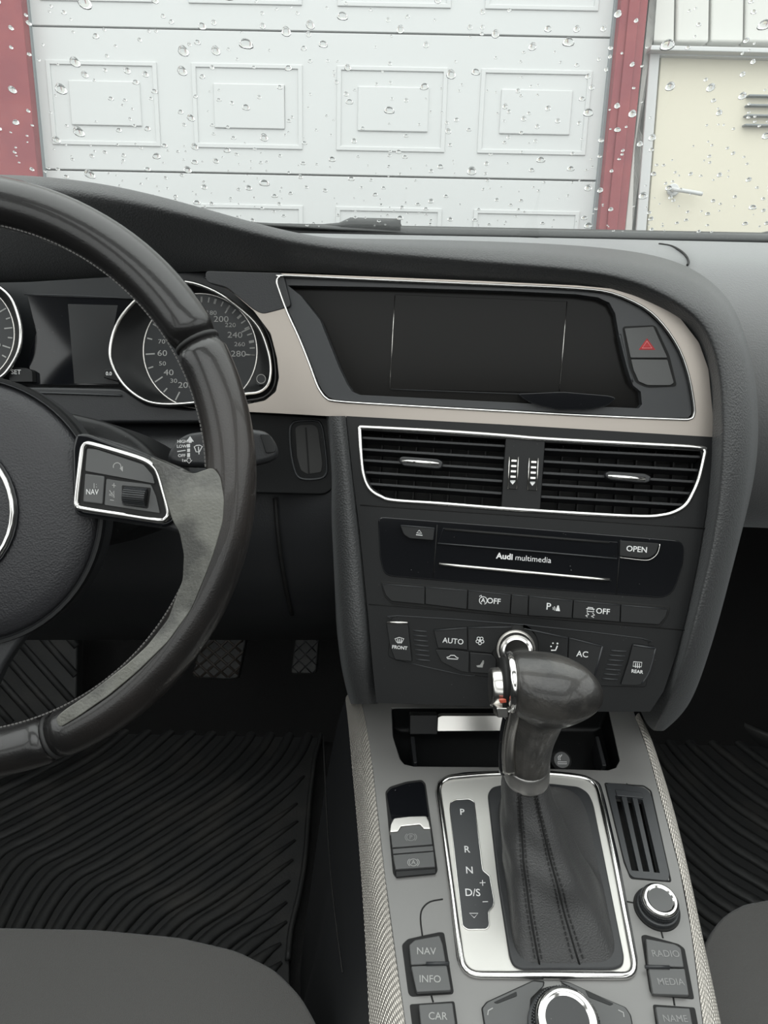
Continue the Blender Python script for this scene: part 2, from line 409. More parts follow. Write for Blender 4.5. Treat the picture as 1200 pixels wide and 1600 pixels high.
quad('floor_toeboard', [(-.8, 1.02, .0), (.8, 1.02, .0), (.8, 1.32, .34), (-.8, 1.32, .34)], carpet_m)
hood = struct(grid('trim_5', [[(x, y, z - .05*(x/.85)**2) for x in (-.9, -.5, 0, .5, .9)] for y, z in ((1.16, .80), (1.5, .80), (2.0, .72), (2.35, .58), (2.45, .2))], carpet_m, None, sub=1, solid=.01))  # outer car hood, out of view, coloured dark for the raindrop rims

# ------------------------------------------------------------------ dashboard
db = empty('dashboard', (0.1, .9, .7), 'dark grey grained dashboard with rounded hood sweeping from instruments to passenger side', 'dashboard')
sheet = [(1.135, .842), (1.0, .852), (.85, .853), (.76, .845), (.69, .81), (.655, .75), (.65, .68), (.675, .61), (.76, .56), (.95, .55)]
grid('dash_top', [[(x, y, z) for x in (-.8, -.5, -.2, 0, .1, .2)] for y, z in sheet[:4]], dashlit_m, db, sub=2)
grid('passenger_dash', [[(x, y - .05*max(0, x-.3) + .03*max(0, .34-x)*(i > 3), z) for x in (.2, .27, .34, .45, .6, .8)] for i, (y, z) in enumerate(sheet)], dashlit_m, db, sub=2)
K = [  # crest px, front px, inner px, back px (each with depth) along the hood and down the bolster
 ((-260,275,.72),(-260,300,.66),(-260,470,.70),(-260,330,.86)),
 ((-100,268,.70),(-100,295,.645),(-100,455,.70),(-100,325,.86)),
 ((40,268,.68),(40,287,.635),(40,445,.705),(40,325,.86)),
 ((175,283,.66),(170,306,.62),(170,440,.705),(180,340,.86)),
 ((300,316,.64),(295,337,.608),(290,428,.69),(300,356,.86)),
 ((420,353,.62),(410,370,.598),(402,428,.645),(430,369,.86)),
 ((520,376,.61),(515,390,.592),(510,432,.618),(540,373,.86)),
 ((640,379,.605),(640,398,.582),(640,438,.602),(660,374,.86)),
 ((780,386,.60),(780,410,.572),(780,444,.593),(800,378,.85)),
 ((900,396,.59),(900,420,.565),(900,449,.587),(920,384,.82)),
 ((995,409,.585),(978,434,.56),(965,459,.585),(1020,396,.78)),
 ((1075,434,.58),(1030,455,.555),(1012,481,.586),(1090,420,.72)),
 ((1118,460,.575),(1070,480,.55),(1050,499,.589),(1140,465,.68)),
 ((1145,500,.573),(1098,505,.55),(1085,524,.589),(1160,510,.65)),
 ((1163,545,.572),(1118,545,.55),(1105,577,.588),(1178,570,.645)),
 ((1172,610,.570),(1129,600,.55),(1113,640,.586),(1184,620,.645)),
 ((1174,690,.57),(1131,690,.55),(1113,700,.586),(1186,690,.65)),
 ((1168,755,.575),(1126,780,.552),(1104,800,.589),(1178,755,.66)),
 ((1155,828,.58),(1109,878,.555),(1089,885,.591),(1160,828,.67)),
 ((1138,903,.585),(1088,958,.558),(1073,956,.593),(1140,905,.68)),
 ((1120,975,.59),(1070,1032,.565),(1055,1024,.596),(1122,975,.69)),
 ((1097,1050,.60),(1049,1088,.582),(1036,1076,.604),(1098,1052,.71)),
 ((1072,1110,.635),(1032,1125,.612),(1018,1116,.628),(1076,1108,.72)),
 ((1036,1142,.668),(1022,1142,.655),(1010,1132,.66),(1040,1140,.73))]
rows = [[P(*k[3]) for k in K], [P(*[(a*.35+b*.65) for a, b in zip(k[3][:2], k[0][:2])], k[0][2]+(.06 if i < 11 else .02)) for i, k in enumerate(K)],
        [P(*k[0]) for k in K], [P((k[0][0]+k[1][0])/2+(4 if i > 11 else 0), (k[0][1]+k[1][1])/2-(3 if i < 12 else 0), (k[0][2]+k[1][2])/2-.006) for i, k in enumerate(K)],
        [P(*k[1]) for k in K], [P(k[1][0]*.8+k[2][0]*.2, k[1][1]*.8+k[2][1]*.2, k[1][2]*.75+k[2][2]*.25) for k in K], [P(*k[2]) for k in K],
        [P(*k[2]) + V((0, .03, 0)) for k in K]]
grid('dash_hood', rows, dash_m, db, sub=3)
def onsheet(x, y):
    d = .5
    while d < 1.3:
        p = P(x, y, d); yy = p.y + .05*max(0, p.x-.3)
        for (y0, z0), (y1, z1) in zip(sheet, sheet[1:6]):
            if y1 <= yy <= y0 and p.z <= z1+(z0-z1)*(yy-y1)/(y0-y1): return p
        d += .001
    return p
sweep('speaker_cover_seam', [p for p in smooth([onsheet(a, b) for a, b in [(1030, 381), (1048, 384), (1062, 391), (1072, 400), (1076, 409), (1074, 414)]], 4)], .0012, gap_m, db, ns=6)
sweep('windshield_seal', [V((x, 1.128, .843 + .0*x)) for x in (-.9, -.4, 0, .4, .9)], .012, frit_m, db, ns=8)
# key panel right of the wheel and the padded strip beside the stack
KP = Fr(P(460, 710, .655), lean(rad(2), rad(18)))
slab('key_panel', KP, [(330, 640), (519, 652), (524, 762), (508, 774), (380, 771), (330, 768)], -.02, 0, panel_m, db, r=.006, bev=.002)
# the padded strip down the left of the stack
L1 = [(512,650),(518,700),(522,750),(520,800),(524,860),(528,930),(533,1000),(541,1055),(553,1100)]
L2 = [(541,650),(546,700),(552,750),(558,800),(565,860),(572,930),(578,1000),(583,1055),(588,1100)]
dl = [.622+.00001*i for i in range(7)]+[.63, .65]
ro = [[P(a-6, b, d+.12) for (a, b), d in zip(L1, dl)], [P(a-3, b, d+.03) for (a, b), d in zip(L1, dl)], [P(a, b, d-.002) for (a, b), d in zip(L1, dl)],
      [P((a+c)/2, b, d-.012) for (a, b), (c, e), d in zip(L1, L2, dl)], [P(c, e, d-.008) for (c, e), d in zip(L2, dl)], [P(c+5, e, d+.03) for (c, e), d in zip(L2, dl)]]
grid('stack_bolster', ro, dash_m, db, sub=3)
# knee panel below the column
kr = [[P(x, y, d - .0002*(x > 400)*(x-400)) for x, y in ((-420, yy), (-150, yy), (150, yy), (330, yy), (440+dx, yy), (450+dx, yy), (560, yy))] for yy, d, dx in
      ((600, .74, 0), (640, .71, 0), (700, .685, 0), (775, .68, -10), (850, .69, 0), (930, .72, 15), (985, .78, 30), (1000, .95, 36))]
grid('knee_panel', kr, matte_m, db, sub=2)
sweep('knee_panel_seam', smooth([P(430, 778, .672), P(436, 850, .68), P(447, 920, .706), P(456, 960, .74)], 4), .0022, gap_m, db, ns=6)
# fascia right of the stack under the passenger dash
fw = struct(M('wall_footwell', [V((.262, .50, 0)), V((.262, 1.3, 0)), V((.262, 1.3, .7)), V((.262, .60, .55))], [(0, 1, 2, 3)], carpet_m, None, smooth=False, solid=.004))

# ------------------------------------------------------------------ aluminium fascia trim and display
tp = empty('fascia_trim', D.at(800, 660), 'brushed aluminium fascia strip framing the display and running left to the instruments', 'trim')
CH = [(437,433),(446,431),(600,438),(797,446),(900,451),(955,458),(1005,480),(1036,508),(1061,546),(1076,588),(1084,632),(1084,648),(1077,655),(1050,655),(930,650),(750,640.5),(600,632),(525,627),(510,622),(502,613),(495,600),(483,567),(467,527),(450,490),(437,455),(433,440)]
slab('trim_panel', D, [(345, 641.5), (440, 646), (600, 655), (800, 666), (1000, 677), (1117, 684), (1114, 650), (1107, 577), (1092, 535), (1062, 496), (1012, 468), (955, 451), (900, 446), (750, 439), (600, 433), (440, 427), (330, 424), (330, 440), (356, 450), (397, 486), (423, 521), (433, 560), (436, 590), (431, 612), (414, 626), (385, 632), (345, 633)],
     -.05, .0, alu_m, tp, r=.0015, bev=.0012, holes=[[(a, b) for a, b in CH]])
slab('corner_shade', D, [(320, 423), (442, 426), (455, 479), (430, 486), (410, 491), (396, 484), (354, 449), (322, 441)], -.01, .0006, matte_m, tp, r=.004, bev=.0008)  # dark sheet standing in for the hood's shade on the aluminium
trim('chrome_moulding', D, CH, .0022, .0022, .0008, chrome_m, tp, closed=True, n=3)
du = empty('display_unit', D.at(750, 540), 'dark display screen set back in a grey bezel on top of the centre stack', 'display')
HOLE = [(450, 446), (600, 449), (797, 455), (900, 460), (935, 465), (952, 473), (961, 490), (966, 518), (973, 552), (981, 582), (989, 602), (1001, 612), (1003, 632), (998, 638), (800, 629), (562, 617), (550, 612), (542, 600), (530, 575), (500, 500), (470, 462)]
BZ = [(440, 436), (446, 433), (600, 440), (797, 448), (900, 453), (955, 460), (1003, 482), (1034, 510), (1059, 548), (1074, 589), (1081, 632), (1081, 647), (1075, 653), (1050, 653), (930, 648), (750, 638), (600, 630), (525, 625), (512, 620), (504, 611), (497, 598), (485, 566), (469, 526), (452, 489), (440, 455)]
slab('bezel', D, BZ, -.016, -.003, bezel_m, du, bev=.0012, holes=[HOLE])
bk = [D.loc(a, b, -.016) for a, b in HOLE]
slab('screen_surround', D, [(430, 428), (800, 440), (1000, 455), (1030, 520), (1030, 660), (540, 645), (420, 440)], -.022, -.014, screen_m, du, bev=0)
slab('screen', D, [(617, 460), (886, 471), (873, 614), (609, 608)], -.0142, -.0132, screen_m, du, bev=.0003)
trim('screen_edge', D, [(617, 462), (609, 607.5)], .0007, .0005, -.013, satin_m, du, n=2, ns=6)
trim('screen_edge', D, [(610, 608), (740, 613), (871, 618)], .0006, .0005, -.013, bezel_m, du, n=2, ns=6)
trim('screen_edge', D, [(886, 471), (874, 612)], .0007, .0005, -.013, satin_m, du, n=2, ns=6)
# black glossy lip under the screen
slab('screen_lip', D, [(808, 615), (880, 612), (952, 618), (964, 622), (950, 634), (920, 641), (870, 641), (838, 633), (822, 626)], -.014, .0045, gloss_m, du, r=.003, bev=.002)
# hazard switch in its pocket
hz = empty('hazard_switch', D.at(1012, 560), 'hazard warning switch with red triangle above a blank grey key', 'switch')
slab('switch_pocket', D, [(972, 510), (1024, 508), (1046, 555), (1058, 604), (1012, 606), (993, 598), (983, 572)], -.004, -.0026, gap_m, hz, r=.003, bev=0)
slab('hazard_button', D, [(976, 513), (1021, 510), (1043, 559), (985.5, 559)], -.004, -.001, button_m, hz, r=.001, bev=.0012)
slab('blank_button', D, [(986, 561.5), (1043, 562), (1053, 598), (1047, 602), (1012, 602), (998, 596), (990, 578)], -.004, -.001, button_m, hz, r=.001, bev=.0015)
ink('warning_symbol', D, [[(1011, 530), (1022, 545.5), (1000, 545.5), (1011, 530)], [(1011, 535.5), (1016.5, 542.5), (1005.5, 542.5), (1011, 535.5)]], 1.6, -.0008, red_ink, hz, fills=[[(1011, 528.5), (1024, 546.5), (998, 546.5)]])
ink('warning_outline', D, [[(1011, 533), (1018.5, 543.8), (1003.5, 543.8), (1011, 533)]], 1.0, -.0006, mat('pink_print', (.75, .3, .3), .4), hz)
trim('pocket_rim', D, [(968, 522), (974, 548), (981, 575), (988, 597)], .0022, .0012, -.0025, bezel_m, hz, n=3, ns=6)

# ------------------------------------------------------------------ centre stack
st = empty('center_stack', S.at(830, 900), 'black centre stack fascia below the aluminium strip, carrying vents and controls', 'console')
FA = [(541, 650), (800, 664), (1000, 676), (1118, 683), (1113, 712), (1103, 800), (1090, 880), (1074, 956), (1056, 1024), (1037, 1080), (1016, 1112), (930, 1112), (800, 1105), (588, 1098), (582, 1040), (574, 950), (562, 830), (552, 750)]
VO = [(565, 672), (790, 686), (851, 691), (1094, 705), (1098, 718), (1086, 760), (1070, 788), (1050, 801), (1010, 805), (850, 797), (790, 793), (620, 780), (598, 774), (581, 762), (572, 745), (565, 715)]
slab('fascia_panel', S, FA, -.03, 0, panel_m, st, bev=.001, holes=[VO])
trim('fascia_seam', S, [(563, 789), (800, 805), (1103, 826)], .0012, .0006, 0, gap_m, st, n=3, ns=6)
trim('fascia_seam', S, [(576, 944), (800, 962), (1076, 985)], .0010, .0005, 0, gap_m, st, n=3, ns=6)
0 and slab('lower_lip', S, [(592, 1060), (940, 1085), (1030, 1090), (1016, 1120), (590, 1105)], -.012, .0015, panel_m, st, bev=.002, n=3)

av = empty('air_vent', S.at(830, 740), 'pair of centre air vents with black slats inside one chrome surround', 'air vent')
CV = [(562, 675), (563, 668.5), (575, 668), (690, 674), (790, 681), (851, 686), (1000, 694), (1092, 699), (1101, 704), (1100, 715), (1092, 748), (1083, 770), (1072, 788), (1056, 799), (1035, 805), (1000, 807), (900, 802), (790, 795), (690, 787), (615, 782), (595, 776), (579, 766), (570, 750), (565, 725)]
trim('chrome_surround', S, CV, .0036, .0018, .0012, chrome_m, av, closed=True, n=4, ns=10)
slab('vent_back', S, [(545, 650), (1110, 680), (1110, 830), (545, 810)], -.032, -.029, gap_m, av, bev=0)
def slat(x0, y0, x1, y1):
    a, b = S.loc(x0, y0, -.006), S.loc(x1, y1, -.006); hw = .0011
    p = [S.w(a.x, a.y+hw, -.005), S.w(a.x, a.y-hw, -.005), S.w(a.x, a.y-hw-.003, -.02), S.w(a.x, a.y+hw-.003, -.02)]
    q = [S.w(b.x, b.y+hw, -.005), S.w(b.x, b.y-hw, -.005), S.w(b.x, b.y-hw-.003, -.02), S.w(b.x, b.y+hw-.003, -.02)]
    M('slat', p+q, [(0, 1, 2, 3), (4, 7, 6, 5), (0, 4, 5, 1), (1, 5, 6, 2), (2, 6, 7, 3), (3, 7, 4, 0)], matte_m, av, bev=.0004)
for a in ((566,684,789,697),(565,702,788,716),(567,719,787,734),(571,738,785,752),(578,756,784,771),(850,702,1094,714),(849,721,1092,735),(848,739,1088,753),(846,757,1080,771),(845,776,1068,789)): slat(*a)
for x in list(range(598, 785, 27))+list(range(880, 1085, 29)):
    y = 672+(x-562)*.062
    a, b = S.loc(x, y+4, -.02), S.loc(x-7, y+104, -.02)
    v = [S.w(a.x+o, a.y, h) for o in (-.0006, .0006) for h in (-.02, -.029)]+[S.w(b.x+o, b.y, h) for o in (-.0006, .0006) for h in (-.02, -.029)]
    M('vane', v, [(0, 1, 3, 2), (4, 6, 7, 5), (0, 4, 5, 1), (2, 3, 7, 6), (0, 2, 6, 4), (1, 5, 7, 3)], gap_m, av, smooth=False)
slab('vent_divider', S, [(790, 683), (852, 688), (844, 798), (783, 793)], -.02, .0005, panel_m, av, bev=.0008)
for cx, cy in ((802, 739), (833, 741)):
    t = slab('thumbwheel', S, [(cx-5, cy-26), (cx+9, cy-25), (cx+6, cy+26), (cx-8, cy+25)], 0, .0016, gap_m, av, r=.001, bev=.0005)
    for s in (-1, 1): trim('chrome_side', S, [(cx+1+s*7, cy-25), (cx-1.5+s*7, cy+25)], .0009, .0008, .0016, satin_m, t, n=2, ns=6)
    for i in range(5):
        y = cy-19+i*8.3; x = cx-.06*(y-cy)
        if i < 4: slab('wheel_ridge', S, [(x-4, y-2), (x+4.5, y-1.6), (x+4.2, y+2), (x-4.3, y+1.7)], .0012, .0026, satin_m, t, bev=.0003)
        else: ink('flow_arrow', S, [[(x-4, y-2), (x+4, y-2)]], 1, .0022, white_ink, t, fills=[[(x-4, y-1), (x+4, y-1), (x-.3, y+4)]])
for p in ([(624, 715), (629, 713), (684, 717), (692, 722), (690, 731), (684, 733), (630, 728), (624, 722)], [(946, 739), (952, 736), (1008, 740), (1018, 745), (1015, 753), (1008, 755), (953, 750), (946, 745)]):
    t = slab('direction_tab', S, p, -.008, .002, matte_m, av, r=.0015, bev=.0012)
    x0, y0 = p[0][0]+4, p[0][1]+5
    trim('chrome_bar', S, [(x0, y0), (x0+58, y0+4.5)], .0034, .0012, .0022, chrome_m, t, n=2, ns=8)

mu = empty('media_unit', S.at(830, 870), 'glossy black disc player with white lettering above a thin chrome strip', 'media player')
MO = [(590, 807), (800, 823), (1070, 845), (1068, 880), (1050, 936), (800, 917), (600, 900), (593, 870)]
slab('face_panel', S, MO, -.006, .0012, gloss_m, mu, r=[.006, 0, .008, .004, .012, 0, .008, .004], bev=.0008)
slab('slot_recess', S, [(692, 825), (965, 847), (964, 872), (684, 848)], .001, .0016, gloss_m, mu, bev=.0003)
trim('disc_slot', S, [(695, 827), (830, 838), (952, 848)], .0022, .0007, .0016, gap_m, mu, n=2, ns=6)
trim('loading_lip', S, [(684, 849), (830, 861), (964, 873)], .0012, .0008, .0018, bezel_m, mu, n=2, ns=6)
for l in ([(683, 820), (677, 903)], [(970, 843), (963, 928)]): trim('panel_seam', S, l, .0008, .0003, .0013, gap_m, mu, n=2, ns=6)
trim('chrome_strip', S, [(686, 881.5), (820, 894), (953, 906.5)], .0026, .0012, .0018, satin_m, mu, n=3)
b = slab('eject_button', S, [(625, 820), (679, 824.5), (677, 844), (640, 841), (631, 835)], .001, .004, darkbtn_m, mu, r=.001, bev=.0008)
trim('button_edge', S, [(626, 821), (679, 825.5)], .001, .0006, .004, bezel_m, b, n=2, ns=6)
ink('eject_symbol', S, [[(650, 835.5), (660, 836.5)], [(655, 828.5), (659, 833.3), (651, 832.7), (655, 828.5)]], 1.2, .0042, white_ink, b)
b = slab('open_button', S, [(969, 844.5), (1030, 849), (1026, 864), (1016, 872), (1004, 873), (968, 869)], .001, .004, darkbtn_m, mu, r=[.001, .001, .003, .004, .003, .001], bev=.0008)
trim('button_edge', S, [(1031, 850), (1027, 865), (1016, 874), (1003, 875), (969, 871)], .0012, .0008, .0016, satin_m, b, n=3, ns=6)
text('lettering', S, 'OPEN', 995, 858.5, 8.6, .0042, white_ink, b, bold=.012)
text('lettering', S, 'Audi', 788.5, 869.6, 9, .0015, white_ink, mu, bold=.03, sx=1.05)
text('lettering', S, 'multimedia', 833, 873.6, 8.8, .0015, white_ink, mu, sx=1.0)

sw = empty('switch_row', S.at(830, 943), 'long row of narrow black switches below the disc player', 'switches')
SX = [(597, 912, 611, 935), (664, 917, 664, 944), (731, 922, 730, 952), (799, 929, 797, 959), (826, 931, 825, 962), (896, 938, 894, 966), (970, 945, 969, 972), (1044, 951, 1030, 976)]
slab('switch_well', S, [(594, 908), (800, 926), (1048, 947), (1044, 962), (1032, 981), (800, 963), (612, 944), (600, 932)], -.002, .0006, gap_m, sw, r=.002, bev=.0004)
names = ['', '', 'OFF', '', '', 'OFF', '']
for i in range(7):
    a, b = SX[i], SX[i+1]
    q = [(a[0]+.6, a[1]), (b[0]-.6, b[1]), (b[2]-.6, b[3]), (a[2]+.6, a[3])]
    if i == 0: q = [(597, 912), (663.4, 917), (663.4, 944), (612, 939), (603, 930)]
    if i == 6: q = [(970.6, 945), (1044, 951), (1040, 964), (1030, 976), (969.6, 972)]
    k = slab('switch', S, q, 0, .0036, darkbtn_m, sw, r=.0006, bev=.0009)
    trim('switch_edge', S, [(a[0]+2, a[1]+.6), (b[0]-2, b[1]+.6)], .0008, .0006, .0036, bezel_m, k, n=2, ns=6)
    if i == 2:
        text('lettering', S, 'OFF', 771.5, 939.5, 8.5, .0038, white_ink, k, bold=.012)
        text('lettering', S, 'A', 755, 938.3, 7, .0038, white_ink, k, bold=.01)
        ink('stop_start_symbol', S, [circ(755, 938.3, 6, -70, 250, 16), [(749, 932), (752, 930), (753, 934)]], 1.1, .0038, white_ink, k)
    if i == 4:
        text('lettering', S, 'P', 857, 948, 10.5, .0038, white_ink, k, bold=.01)
        ink('parking_sensor_symbol', S, [circ(860, 951, 7, -25, 30, 5), circ(860, 951, 4.5, -25, 30, 5)], 1.0, .0038, white_ink, k, fills=[[(871, 946), (873, 946), (875, 955), (868, 954.5)]])
    if i == 5:
        text('lettering', S, 'OFF', 942, 955.5, 8.5, .0038, white_ink, k, bold=.012)
        ink('skid_symbol', S, [[(917, 955), (919, 949), (926, 949.6), (928, 956), (917, 955)], [(916, 951), (929, 952)], [(917, 957), (920, 960), (915, 962), (918, 964)], [(926, 958), (929, 961), (924, 963), (928, 965)]], 1.3, .0038, white_ink, k)

cp = empty('climate_panel', S.at(820, 1020), 'black climate control panel with round silver dial, fan and heating keys', 'control panel')
CO = [(611, 966), (622, 962), (818, 976), (1001, 997), (1014, 1004), (1010, 1074), (968, 1073), (939, 1072), (850, 1068), (742, 1056), (720, 1054), (618, 1031), (606, 1026)]
slab('panel_plate', S, CO, -.004, .0008, panel_m, cp, r=.003, bev=.0005)
trim('panel_edge', S, CO[:5], .0008, .0005, .0009, bezel_m, cp, n=2, ns=6); trim('panel_edge', S, [(742, 1055), (720, 1054), (618, 1031)], .0007, .0004, .0009, bezel_m, cp, n=2, ns=6)
def key(name, q, par=cp, h=.0036, r=.001, m=darkbtn_m, f=S, bev=.0009): return slab(name, f, q, 0, h, m, par, r=r, bev=bev)
k = key('front_defrost_button', [(603, 971), (637, 972), (644, 1034), (617, 1031), (609, 1010)])
trim('button_lip', S, [(604, 972.5), (637, 973)], .0022, .0012, .0034, satin_m, k, n=2)
text('lettering', S, 'FRONT', 624.5, 1012, 5.2, .0038, white_ink, k, bold=.02)
ink('windshield_symbol', S, [[(617, 998), (624, 996), (631, 998), (628, 1003.5), (620, 1003.5), (617, 998)], [(621, 998.5), (622, 1005.5)], [(624, 998.5), (624.5, 1005.5)], [(627, 998.5), (627, 1005.5)]], 1.1, .0038, white_ink, k)
k = key('rear_defrost_button', [(989, 1007), (1025, 1012), (1016, 1048), (1003, 1069), (995, 1071), (970, 1070), (982, 1034)])
trim('button_lip', S, [(990, 1008), (1024, 1013)], .0016, .0010, .0034, bezel_m, k, n=2); trim('button_lip', S, [(1024, 1013), (1015, 1048), (1003, 1068)], .0014, .001, .0034, bezel_m, k, n=3)
text('lettering', S, 'REAR', 995.5, 1049.5, 5.2, .0038, white_ink, k, bold=.02)
ink('rear_window_symbol', S, [[(990, 1034), (1003, 1035), (1002, 1042), (989, 1041), (990, 1034)], [(993, 1036), (993, 1043.5)], [(996, 1036), (996, 1044)], [(999, 1036.5), (999, 1044)]], 1.1, .0038, white_ink, k)
for i in range(7):
    t = i/6
    for a, b in (((645+5*t, 985+45*t), (667+5*t, 987+45.5*t)), ((955-14*t, 1016.5+43.5*t), (979-14*t, 1018+44*t))):
        trim('grille_rib', S, [a, b], .0011, .0011, .001, bezel_m, cp, n=2, ns=6)
ARC = lambda r, a0, a1: circ(806, 1010, r, a0, a1, 8)
k = key('auto_button', [(677, 984), (730, 980), (731, 1016), (712, 1014), (684, 1013)])
trim('button_lip', S, [(678, 985), (729, 981)], .001, .0007, .0036, bezel_m, k, n=2, ns=6)
text('lettering', S, 'AUTO', 708, 1002, 8.2, .0038, white_ink, k, bold=.008)
k = key('fan_button', [(731.5, 980), (799, 978.5), (800, 984)]+ARC(30, 105, 178)+[(768, 1020), (732, 1016)])
trim('button_lip', S, [(732, 981), (799, 979.5)], .001, .0007, .0036, bezel_m, k, n=2, ns=6)
ink('fan_symbol', S, [circ(750+4*math.cos(rad(a)), 1001+4*math.sin(rad(a)), 2.4, n=9) for a in (20, 92, 164, 236, 308)], 1.1, .0038, white_ink, k, fills=[circ(750, 1001, 1.6, n=8)[:-1]])
k = key('recirculation_button', [(680, 1015), (712, 1016), (733, 1018.5), (732, 1051), (720, 1049), (690, 1034)])
ink('car_symbol', S, [[(698, 1027), (702, 1026), (704, 1024), (710, 1024), (713, 1027), (716, 1028), (715, 1030), (699, 1029), (698, 1027)]], 1.2, .0038, white_ink, k)
k = key('seat_heater_button', [(734, 1019), (768, 1022), (776, 1030), (775, 1054), (734, 1051)])
ink('seat_symbol', S, [[(755, 1032), (755, 1037)]], 2.2, .0038, grey_ink, k, fills=[[(754, 1033), (756, 1034), (754, 1043), (746, 1042.5), (744, 1040), (750, 1039)]])
k = key('airflow_button', [(818, 981), (888, 996), (886, 1040), (842, 1030)]+ARC(36, 5, 70))
trim('button_lip', S, [(819, 982), (887, 997)], .001, .0007, .0036, bezel_m, k, n=2, ns=6)
ink('airflow_symbol', S, [[(861, 1016), (868, 1016), (871, 1009)]], 2.0, .0038, white_ink, k, fills=[circ(871, 1005.5, 1.5, n=8)[:-1], circ(864, 1005, 1.3, n=8)[:-1], circ(861, 1010, 1.3, n=8)[:-1]])
k = key('cooling_button', [(889, 996), (942, 1009), (930, 1057), (887, 1042)])
trim('button_lip', S, [(890, 997), (941, 1010)], .001, .0007, .0036, bezel_m, k, n=2, ns=6); trim('button_lip', S, [(941, 1010), (929, 1056)], .0016, .001, .0034, bezel_m, k, n=2, ns=6)
text('lettering', S, 'AC', 910, 1022.5, 9.2, .0038, white_ink, k, bold=.008)
pw = S.depth(806, 1010)/F
kc = S.at(806, 1013, .001)
kb = lathe('dial', kc, S.N, [(30*pw, 0), (29.5*pw, .003), (27*pw, .003), (26.5*pw, .011), (24.5*pw, .0132), (21.5*pw, .0140), (20.5*pw, .0085)], satin_m, cp, n=60)
lathe('dial_rim', kc, S.N, [(21.8*pw, .0125), (21.3*pw, .0152), (18.5*pw, .0156), (17*pw, .0120)], chrome_m, kb, n=48)
lathe('dial_cap', kc, S.N, [(17.2*pw, .009), (17*pw, .0105), (14*pw, .0112), (0, .0114)], gap_m, kb, n=40)
lathe('dial_groove', kc, S.N, [(37*pw, 0), (36.5*pw, .0012), (33*pw, .0012)], gap_m, cp, n=48)
# ------------------------------------------------------------------ instrument cluster
ic = empty('instrument_cluster', C.at(200, 540), 'instrument cluster with chrome-ringed round dials behind the steering wheel', 'gauge')
slab('cluster_panel', C, [(-260, 445), (40, 440), (290, 425), (340, 425), (400, 470), (436, 540), (438, 600), (425, 625), (390, 632), (200, 645), (-260, 640)], -.045, -.03, dial_m, ic, bev=.001)
slab('display_lens', C, [(42, 461), (212, 467), (196, 500), (178, 540), (178, 575), (196, 603), (48, 601), (44, 560), (56, 520)], -.03, -.012, gloss_m, ic, bev=.0006)
slab('info_screen', C, [(106, 475), (184, 477), (176, 520), (176, 560), (186, 600), (116, 599)], -.012, -.0115, mat('info_glass', (.02, .021, .022), .25), ic, bev=.0001)
trim('lens_edge', C, [(38, 460), (120, 462), (212, 467)], .0012, .0008, -.011, bezel_m, ic, n=2, ns=6)
slab('lower_ledge', C, [(-260, 604), (30, 604), (190, 607), (230, 632), (300, 640), (392, 622), (400, 660), (-260, 660)], -.03, -.004, matte_m, ic, r=.004, bev=.004)
trim('ledge_line', C, [(-100, 612), (40, 613), (190, 618)], .002, .001, -.003, bezel_m, ic, n=2, ns=6)
def gauge(outer, cx, cy, R, nums, ticks):
    q = smooth([C.loc(a, b, 0) for a, b in outer], 4, True)
    sweep('chrome_ring', [C.w(a.x, a.y, .001) for a in q], .0016, chrome_m, ic, True, 8, C.N, .0022)
    c = C.loc(cx, cy, -.014); pw = C.depth(cx, cy, -.014)/F; r = R*pw
    n = 64; lo = [C.w(c.x + r*math.cos(2*math.pi*i/n), c.y + r*math.sin(2*math.pi*i/n), -.014) for i in range(n)]
    co = C.loc(cx, cy, 0); up = []
    for i in range(n):      # outer outline by angle
        a = 2*math.pi*i/n; d = V((math.cos(a), math.sin(a))); best = None
        for k in range(len(q)):
            p, s = q[k]-co, q[(k+1) % len(q)]-q[k]
            den = d.x*s.y - d.y*s.x
            if abs(den) < 1e-12: continue
            t = (p.x*s.y - p.y*s.x)/den; uu = (p.x*d.y - p.y*d.x)/den
            if t > 0 and 0 <= uu <= 1: best = t if best is None else max(best, t)
        best = best or r*1.2
        up.append(C.w(co.x+d.x*best, co.y+d.y*best, .001))
    grid('dial_well', [up, [(a*.4+b*.6)-C.N*.003 for a, b in zip(up, lo)], lo], panel_m, ic, sub=1, close=True)
    d_ = M('dial_face', [C.w(c.x, c.y, -.014)]+lo, [(0, i+1, (i+1) % n+1) for i in range(n)], dial_m, ic, smooth=False)
    sweep('inner_ring', lo, .0009, satin_m, ic, True, 6)
    tk = []
    for a, big in ticks:
        p, s = rad(a), (.80 if big else .87)
        tk.append([(cx+R*.96*math.cos(p), cy-R*.96*math.sin(p)), (cx+R*s*math.cos(p), cy-R*s*math.sin(p))])
    ink('scale_marks', C, tk, 2.0, -.0136, grey_ink, d_)
    for s, a, big in nums:
        rr = R*(.67 if big else .70)
        text('numeral', C, s, cx+rr*math.cos(rad(a)), cy-rr*math.sin(rad(a)), 9 if big else 6.5, -.0136, grey_ink, d_, sx=1.25)
nums = [('280', -4, 1), ('260', 10, 0), ('240', 25, 1), ('220', 41, 0), ('200', 57, 1), ('180', 74, 0), ('160', 89, 1), ('140', 105, 0), ('120', 120, 1), ('100', 135, 0), ('80', 150, 1), ('70', 166, 0), ('60', 183, 1), ('50', 198, 0), ('40', 214, 1), ('30', 228, 0), ('20', 243, 1)]
tk = [(a, b) for _, a, b in nums] + [(-4+7.7*i, 0) for i in range(21)]
gauge([(216,467),(187,501),(174,539),(176,569),(195,602),(225,625),(256,632),(300,630),(345,623),(382,616),(405,613),(419,602),(424,580),(420,550),(405,512),(375,482),(337,456),(292,441),(250,446)], 313, 549, 89, nums, tk)
